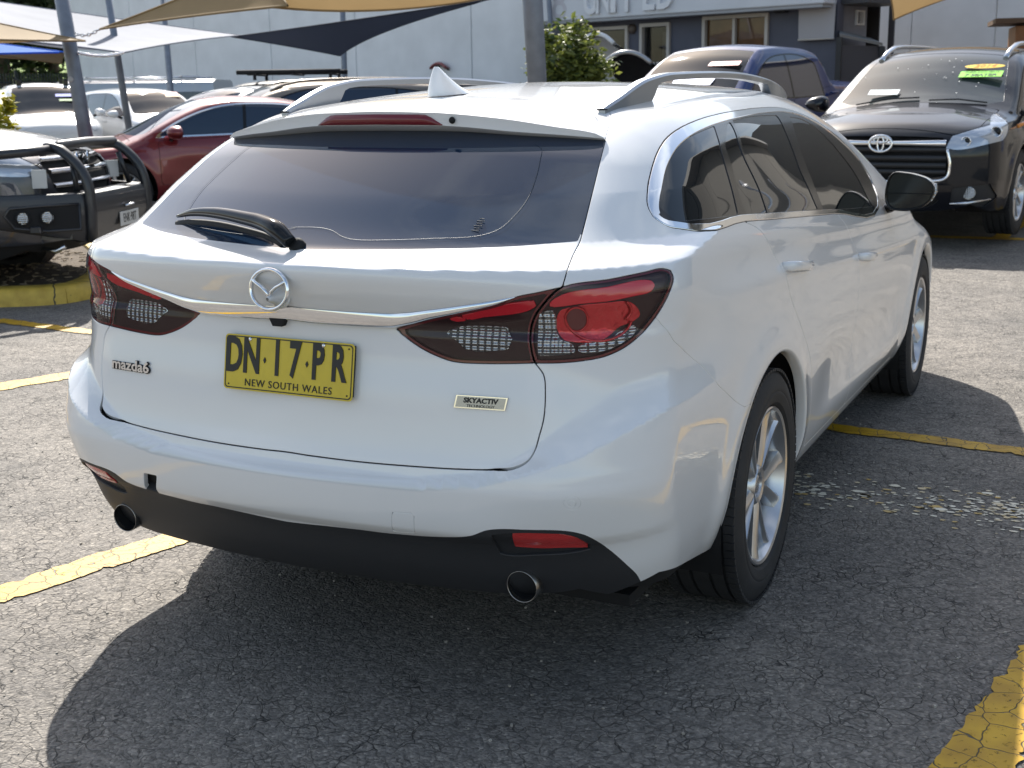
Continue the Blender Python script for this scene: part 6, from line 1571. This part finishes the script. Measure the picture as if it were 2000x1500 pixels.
    for _ in range(26):
        x, y = r_.normal(-.1, .22), r_.uniform(3.1, 3.7); c = onscreen(x, y) + nn_ * .012; s = r_.uniform(.002, .007); sp.prism([(s * math.cos(t), s * math.sin(t)) for t in np.linspace(0, 6.28, 6, endpoint=False)], c, (-1, 0, 0), up_, 0, .0015)
    o = sp.build('bird_spots', mat('bird_lime', (.8, .8, .78), .7), root); o['kind'] = 'stuff'
    # cross arms, plate holder
    place(root, (0, L, 0), at(1719, 290, 10.75), (-.115, -.993))
    return root

def bull_bar_truck():
    fr = [('headlamp', [(.58, .93), (.64, 1.02), (.86, 1.06), (1.10, 1.075), (1.22, 1.06), (1.10, .98), (.88, .90), (.66, .885)], HEADL, .004, False),
          ('grille', [(-.3, 1.02), (.44, 1.015), (.55, .95), (.50, .78), (.42, .70), (-.3, .69)], M['black'], .02, True)]
    root, B, RF, BT, st = make_car('bull_bar_truck', 'dark grey four-wheel drive truck with black steel bull bar, plate ENK 98T, at left', 'truck', 'ute', P_GREY, H=1.90, res=.03, front=fr, wsm=SCREEN)
    L = st['L']
    BAR = mat('black_powder_coat', (.018, .019, .023), .42, coat=.3, bump=(.1, .002, 300))
    def ny(x, z):
        lo, hi = 4, 5.6
        for _ in range(26):
            m = (lo + hi) / 2
            if B.f(np.array([[abs(x), m, z]]))[0] < 0: lo = m
            else: hi = m
        return lo
    for z, h_, mt in ((.985, .022, M['satin_chrome']), (.90, .022, M['chrome']), (.80, .020, M['satin_chrome'])):
        G = [[(x, ny(x, z) - .01, z - h_), (x, ny(x, z) + .012, z - h_ * .4), (x, ny(x, z) + .012, z + h_ * .4), (x, ny(x, z) - .01, z + h_)] for x in np.linspace(-.50, .50, 17)]
        MB().grid(G, flip=True).build('grille_bar', mt, root)
    text_obj('grille_badge', 'ISUZU', .115, M['chrome'], root, (0, ny(0, .985) + .016, .975), (math.pi / 2, 0, math.pi), .006, sx=1.25, bold=.004)
    # bull bar: one welded thing of parts
    Y = L + .20
    bar = bpy.data.objects.new("bull_bar", None); COL.objects.link(bar); bar.parent = root
    MB().add(*_loft([[(x, Y - .10 + (.00 if abs(x) < .55 else 0), .76), (x, Y + .015, .745), (x, Y + .03, .70), (x, Y + .03, .56), (x, Y - .01, .40), (x, Y - .10, .38)] for x in np.linspace(-.53, .53, 5)])).build('bar_centre', BAR, bar, autosmooth=30)
    for sx in (-1, 1):
        # swept-back wing with a lamp recess
        W_ = []
        for t in np.linspace(0, 1, 9):
            x = .56 + .36 * t; y = Y - .02 - .52 * t ** 1.25; zt = .75 + .005 * t; zb = .40 + .14 * t
            W_.append([(sx * x, y - .10, zt + .005), (sx * (x + .005), y, zt), (sx * (x + .015), y + .01, zt - .04), (sx * (x + .012), y + .01, zb + .06), (sx * x, y - .01, zb), (sx * (x - .02), y - .10, zb)])
        mb = MB().grid(W_, flip=sx < 0); mb.add(W_[0], [tuple(range(6))]); mb.add(W_[-1], [tuple(range(6))[::-1]]); w = mb.build('bar_wing', BAR, bar, autosmooth=30)
        # recess frame and two round lamps
        pos = lambda t, z: np.array([sx * (.56 + .36 * t + .016), Y - .02 - .52 * t ** 1.25 + .012, z]); nrm = np.array([sx * .82, .57, 0]); tl = np.array([.36, -.52 * 1.25 * .6, 0]); tl /= np.linalg.norm(tl); tl = tl * np.array([sx, 1, 1])
        rc = [pos(.12, .68), pos(.5, .68), pos(.85, .67), pos(.90, .62), pos(.82, .53), pos(.5, .50), pos(.12, .50), pos(.12, .68)]
        MB().tube(rc, .012, 6).build('recess_frame', BAR, w)
        mbk = MB(); rq = rc[:-1]; mbk.add([q + nrm * .004 for q in rq], [tuple(range(len(rq))) if sx > 0 else tuple(range(len(rq)))[::-1]]); mbk.build('recess_panel', M['black'], w)
        for t in (.50, .74):
            c = pos(t, .60) + nrm * .006; q = MB().lathe([(-.01, .050), (.02, .050), (.022, .042), (.012, .040), (.012, 0)], c, nrm, 20).build('spot_lamp', M['black'], w)
            MB().lathe([(.016, .040), (.022, .03), (.024, 0)], c, nrm, 18).build('lamp_glass', M['lamp_chrome'], q)
        MB().box(pos(.62, .515) + nrm * .015, (.05, .08, .05), bev=.008).build('lamp_bracket', BAR, w)
        # upright hoop
        up_ = [(sx * .545, Y + .005, .40), (sx * .545, Y + .012, .76), (sx * .54, Y - .03, .90), (sx * .525, Y - .17, 1.045), (sx * .515, Y - .215, 1.065), (sx * .50, Y - .30, 1.075)]
        MB().tube(smooth_poly(up_, False, 3, 60), .052, 6, squash=(.75, 1.1)).build('bar_upright', BAR, bar)
        MB().tube([(sx * .52, Y - .24, 1.06), (sx * .72, Y - .36, 1.05), (sx * .96, Y - .62, 1.03), (sx * .97, Y - 1.1, 1.02)], .036, 10).build('side_hoop', BAR, bar)
        MB().tube([(sx * .50, Y - .10, .76), (sx * .44, Y - .15, 1.0)], .022, 6).build('bar_brace', BAR, bar)
        # aerial bracket plates behind the bar
        MB().box((sx * .66, Y - .30, .86), (.02, .10, .13), R=[[.9, -.43, 0], [.43, .9, 0], [0, 0, 1]]).build('steel_bracket', M['rail'], bar)
    MB().tube([(-.53, Y - .205, 1.055), (-.50, Y - .21, 1.085), (0, Y - .20, 1.095), (.50, Y - .21, 1.085), (.53, Y - .205, 1.055)], .036, 12).build('top_tube', BAR, bar)
    pl = MB().box((-.10, Y + .036, .52), (.372, .006, .107), bev=.002).build('number_plate', mat('white_plate', (.62, .62, .60), .4), bar)
    text_obj('plate_characters', 'ENK·98T', .095, M['plate_ink'], pl, (-.10, Y + .0395, .52), (math.pi / 2, 0, math.pi), .001, sx=.70, bold=.0005, spacing=1.05)
    MB().tube([(-.18, Y + .035, .615), (-.10, Y + .07, .625), (-.02, Y + .035, .615)], .016, 8, squash=(1, .5)).build('winch_cover', M['satin_chrome'], bar)
    MB().box((0, Y - .35, .46), (1.3, .5, .06)).build('skid_plate', M['steel_dark'], root)
    for sx in (-1, 1): MB().tube([(sx * .55, Y - .4, .36), (sx * .6, Y - .25, .34), (sx * .6, Y - .18, .38)], .018, 8).build('recovery_hook', M['satin_chrome'], root)
    place(root, (.545, Y, 0), at(182, 485, 9.1), (.917, .36))
    root.location.z = .03
    return root

def _loft(rows):
    a, b = len(rows), len(rows[0]); v = [p for r_ in rows for p in r_]
    f = [(i * b + j, i * b + j + 1, (i + 1) * b + j + 1, (i + 1) * b + j) for i in range(a - 1) for j in range(b - 1)]
    f += [tuple(range(b))[::-1], tuple((a - 1) * b + j for j in range(b))]
    return v, [q[::-1] for q in f]

def rest_of_cars():
    G = None
    r, *_ , st = make_car('red_sedan', 'dark red sedan with chrome window line, side on, beyond the bull bar', 'car', 'sedan', P_RED, H=1.41, res=.035)
    place(r, (-.93, 3.18, 0), at(345, 272, 14.6), (-.62, -.785))
    for o in r.children:
        if o.name.startswith('window_trim'): o.data.materials[0] = M['chrome']
    r, *_ = make_car('champagne_wagon', 'champagne coloured high-roofed wagon just behind the red sedan', 'car', 'suv', P_CHAMP, H=1.62, L=4.7, res=.045, wsm=SCREEN, rails_=P_CHAMP)
    place(r, (0, 3.4, 0), at(445, 190, 18.2), (-.66, -.75))
    r, B, RF, BT, st = make_car('white_compact_suv', 'small white four-wheel drive with a half-shaded windscreen, facing right', 'car', 'suv', P_WHITE2, H=1.68, L=4.55, Wd=1.84, res=.04, wsm=SCREEN,
        front=[('headlamp', [(.45, .80), (.60, .88), (.95, .93), (1.05, .90), (.80, .78), (.5, .74)], M['smoke'], .003, False), ('grille', [(-.3, .78), (.35, .78), (.45, .66), (.35, .50), (-.3, .48)], M['black'], .015, True)])
    place(r, (0, 3.0, 0), at(303, 180, 27), (.90, -.43))
    for i, (nm, w, h, x, y, c) in enumerate((('year_sticker', .36, .08, -.40, 3.02, (.75, .10, .06)), ('price_sticker', .34, .10, -.42, 3.14, (.75, .30, .05)))):
        y = y * 4.55 / 4.86; z = RF(y) - .05 * (x / .62) ** 2; MB().box((x, y, z + .012), (w, h, .004), R=[[1, 0, 0], [0, .86, .5], [0, -.5, .86]]).build(nm, mat('sticker_%d' % i, c, .5), r)
    r, B, RF, BT, st = make_car('white_ute', 'white utility with black roof bar feet and a blue windscreen sticker, left of the post', 'ute', 'ute', P_WHITE2, H=1.80, L=5.2, res=.04, wsm=SCREEN)
    place(r, (0, 3.15, 0), at(84, 192, 26), (.80, -.60))
    for x in (-.50, .42):
        for y in (2.35, 2.95): MB().box((x, y, RF(y) + .02), (.10, .07, .14), bev=.015).build('roof_bar_foot', M['gloss_black'], r)
    y = 3.42; MB().box((-.42, y, RF(y) + .0), (.42, .10, .004), R=[[1, 0, 0], [0, .84, .54], [0, -.54, .84]]).build('blue_sticker', mat('blue_sticker', (.05, .12, .7), .5), r)
    y = 3.56; MB().box((-.44, y, RF(y) + .0), (.36, .07, .004), R=[[1, 0, 0], [0, .84, .54], [0, -.54, .84]]).build('green_sticker', mat('pale_green_sticker', (.3, .5, .15), .5), r)
    # grey van with a long pale roof
    v = thing('grey_van', 'long grey van with pale side and dark window, behind the white four-wheel drive', 'van', group=None)
    V_ = [[(x, y, z) for x, z in ((-.95, .35), (-.97, 1.0), (-.93, 1.55), (-.86, 1.86), (-.70, 1.93), (.70, 1.93), (.86, 1.86), (.93, 1.55), (.97, 1.0), (.95, .35))] for y in (0, .05, 4.2, 4.6, 5.0)]
    for i, (k, kz) in enumerate(((.97, .99), (1, 1), (1, 1), (.97, .93), (.90, .62))): V_[i] = [(x * k, y, .35 + (z - .35) * kz) for x, y, z in V_[i]]
    MB().add(*_loft(V_)).build('body_shell', P_SILV, v, autosmooth=35)
    for sx in (-1, 1):
        MB().box((sx * .957, 1.9, 1.38), (.02, 3.4, .46), bev=.008, R=[[1, 0, -sx * .06], [0, 1, 0], [sx * .06, 0, 1]]).build('side_window', M['glass'], v)
        for yc in (.9, 4.0): put_wheel(v, sx * .83, yc, sx, .35)
    for k in range(3): MB().box((0, .9 + 1.3 * k, 2.02), (1.5, .06, .04), bev=.01).build('roof_bar', M['satin_chrome'], v)
    for sx in (-1, 1): MB().tube([(sx * .66, .5, 1.99), (sx * .66, 3.9, 1.99)], .02, 8).build('roof_rail', M['satin_chrome'], v)
    place(v, (.95, 3.0, 0), at(252, 176, 35), (-.93, -.36))
    r, B, RF, BT, st = make_car('dark_rack_wagon', 'dark four-wheel drive with black roof rack bars under the navy sail', 'car', 'suv', P_DGREY, H=1.80, L=4.9, res=.05)
    place(r, (0, 2.0, 0), at(555, 158, 27), (-.90, -.42))
    for y in (.9, 1.7, 2.5): MB().box((0, y, 1.90), (1.3, .06, .04), bev=.01).build('rack_bar', M['black'], r)
    for sx in (-.5, 0, .5): MB().tube([(sx, .7, 1.955), (sx, 2.9, 1.955)], .05 if sx else .03, 8).build('rack_tube', M['black'], r)
    for sx in (-.6, .6):
        for y in (.9, 2.5): MB().box((sx, y, 1.84), (.05, .06, .1)).build('rack_foot', M['black'], r)
    r, *_ = make_car('white_far_wagon', 'white wagon between the grey van and the champagne wagon', 'car', 'suv', P_WHITE2, H=1.66, L=4.5, res=.055); place(r, (0, 3.0, 0), at(408, 174, 23.5), (-.2, -.98))
    r, *_ = make_car('dark_sedan', 'dark sedan roof behind the wagon roof, left of the fin aerial', 'car', 'sedan', P_DGREY, H=1.50, res=.055); place(r, (0, 2.2, 0), at(762, 140, 27), (-.92, -.38))
    r, *_ = make_car('dark_far_wagon', 'black four-wheel drive with roof rails right of the fin aerial', 'car', 'suv', P_BLACK, H=1.72, L=4.5, res=.055, rails_=M['gloss_black']); place(r, (0, 1.4, 0), at(890, 134, 28), (-.95, -.3))
    r, *_ = make_car('silver_far_sedan', 'silver sedan roof left of the galvanised post', 'car', 'sedan', P_SILV, H=1.50, res=.055); place(r, (0, 2.2, 0), at(990, 142, 26), (-.93, -.36))
    r, *_ = make_car('cream_far_sedan', 'cream sedan roof below the leafy bush', 'car', 'sedan', P_CHAMP, H=1.40, res=.055); place(r, (0, 2.2, 0), at(1140, 154, 15.8), (-.90, -.43))
    # raised tailgates on cars at the back
    def raised(name, label, paint, u, v, d, w, h, cam_=.10, lining=None, lipm=None):
        p = at(u, v, d); g0 = gz(p[0], p[1]); t = thing(name, label, 'car', (p[0], p[1], g0), math.atan2(h[1], h[0]) - math.pi / 2)
        zz = p[2] - g0; zr = min(1.5, zz - .3)
        ht = lambda y: zr + .03 + (zz - zr - .03) * math.sin((.5 - y) * math.pi / 2) ** .8
        G = [[(x, y, ht(y) - cam_ * (2 * x / w) ** 2) for y in np.linspace(-.5, .5, 9)] for x in np.linspace(-w / 2, w / 2, 15)]
        MB().grid(G).build('raised_tailgate', paint, t)
        G2 = [[(q[0] * .93, q[1] * .93 + .03, q[2] - .06) for q in row] for row in G]; MB().grid(G2, flip=True).build('tailgate_lining', lining or M['plastic'], t)
        ed = [G[i][0] for i in range(15)]; MB().tube(ed, .045, 8).build('tailgate_lip', lipm or paint, t)
        body = [[(x, y, z) for x, z in ((-.86, .3), (-.88, .85), (-.74, zr - .12), (-.6, zr), (.6, zr), (.74, zr - .12), (.88, .85), (.86, .3))] for y in (.45, .6, 3.2, 3.9)]
        body[3] = [(x * .95, y, min(z, .95)) for x, y, z in body[3]]
        MB().add(*_loft(body)).build('body_shell', paint, t, autosmooth=40)
        for sx in (-1, 1):
            MB().tube([(sx * .55, .45, zr - .1), (sx * w * .42, -.1, ht(-.1) - .10)], .014, 6).build('gas_strut', M['black'], t)
            MB().box((sx * .72, .42, .95), (.14, .06, .3), bev=.02).build('tail_lamp', M['red_lens'], t)
            for yc in (1.1, 3.1): put_wheel(t, sx * .76, yc, sx, .32)
        return t
    raised('red_hatchback', 'red hatchback with raised tailgate above the black car roof', P_RED, 884, 124, 33, .62, (.35, .93), .12)
    raised('white_hatchback', 'white hatchback with raised tailgate right of the leafy bush', P_WHITE2, 1190, 68, 25, .80, (.15, .98), .20, P_WHITE2)
    raised('dark_hatchback', 'dark hatchback with raised grey tailgate in front of the grey building', P_DGREY, 1242, 103, 24, 1.0, (.0, 1), .22, None, P_SILV)
    # blue utility
    r, B, RF, BT, st = make_car('blue_ute', 'deep blue crew cab utility behind the wagon roof rail', 'ute', 'ute', P_BLUE, H=1.82, L=5.3, res=.035, wsm=SCREEN, over=dict(roof=[(-.05, 1.32), (.05, 1.37), (1.50, 1.40), (1.57, 1.46), (1.66, 1.66), (1.74, 1.765), (2.0, 1.80), (2.6, 1.81), (3.0, 1.78), (3.25, 1.69), (3.6, 1.46), (3.95, 1.24), (4.12, 1.18), (4.6, 1.13), (4.95, 1.05), (5.15, .97), (5.35, .8)], belt=[(0, 1.40), (1.5, 1.30), (1.8, 1.16), (3, 1.10), (4.2, 1.05), (5.3, .95)], rear=[(.2, .10), (.4, .02), (.6, 0), (1.35, .01), (1.5, .02)]), glassm=mat('blue_tinted_glass', (.008, .015, .05), .04, spec=.7, coat=.5))
    place(r, (-.60, 3.05, 0), at(1482, 130, 15.2), (-.23, -.973))
    y = 3.45; MB().box((-.36, y, RF(y) + .0), (.42, .09, .004), R=[[1, 0, 0], [0, .84, .54], [0, -.54, .84]]).build('red_sticker', mat('red_sticker', (.6, .05, .06), .5), r)
    y = 3.75; MB().box((-.10, y, RF(y) + .0), (.55, .14, .004), R=[[1, 0, 0], [0, .84, .54], [0, -.54, .84]]).build('price_board', mat('blue_white_board', (.35, .45, .85), .5), r)
wg = build_wagon()
PROTO['wheel'] = [o for o in wg.children if o.name.startswith('wheel') and 'arch' not in o.name][-1]
black_suv(); bull_bar_truck(); rest_of_cars()
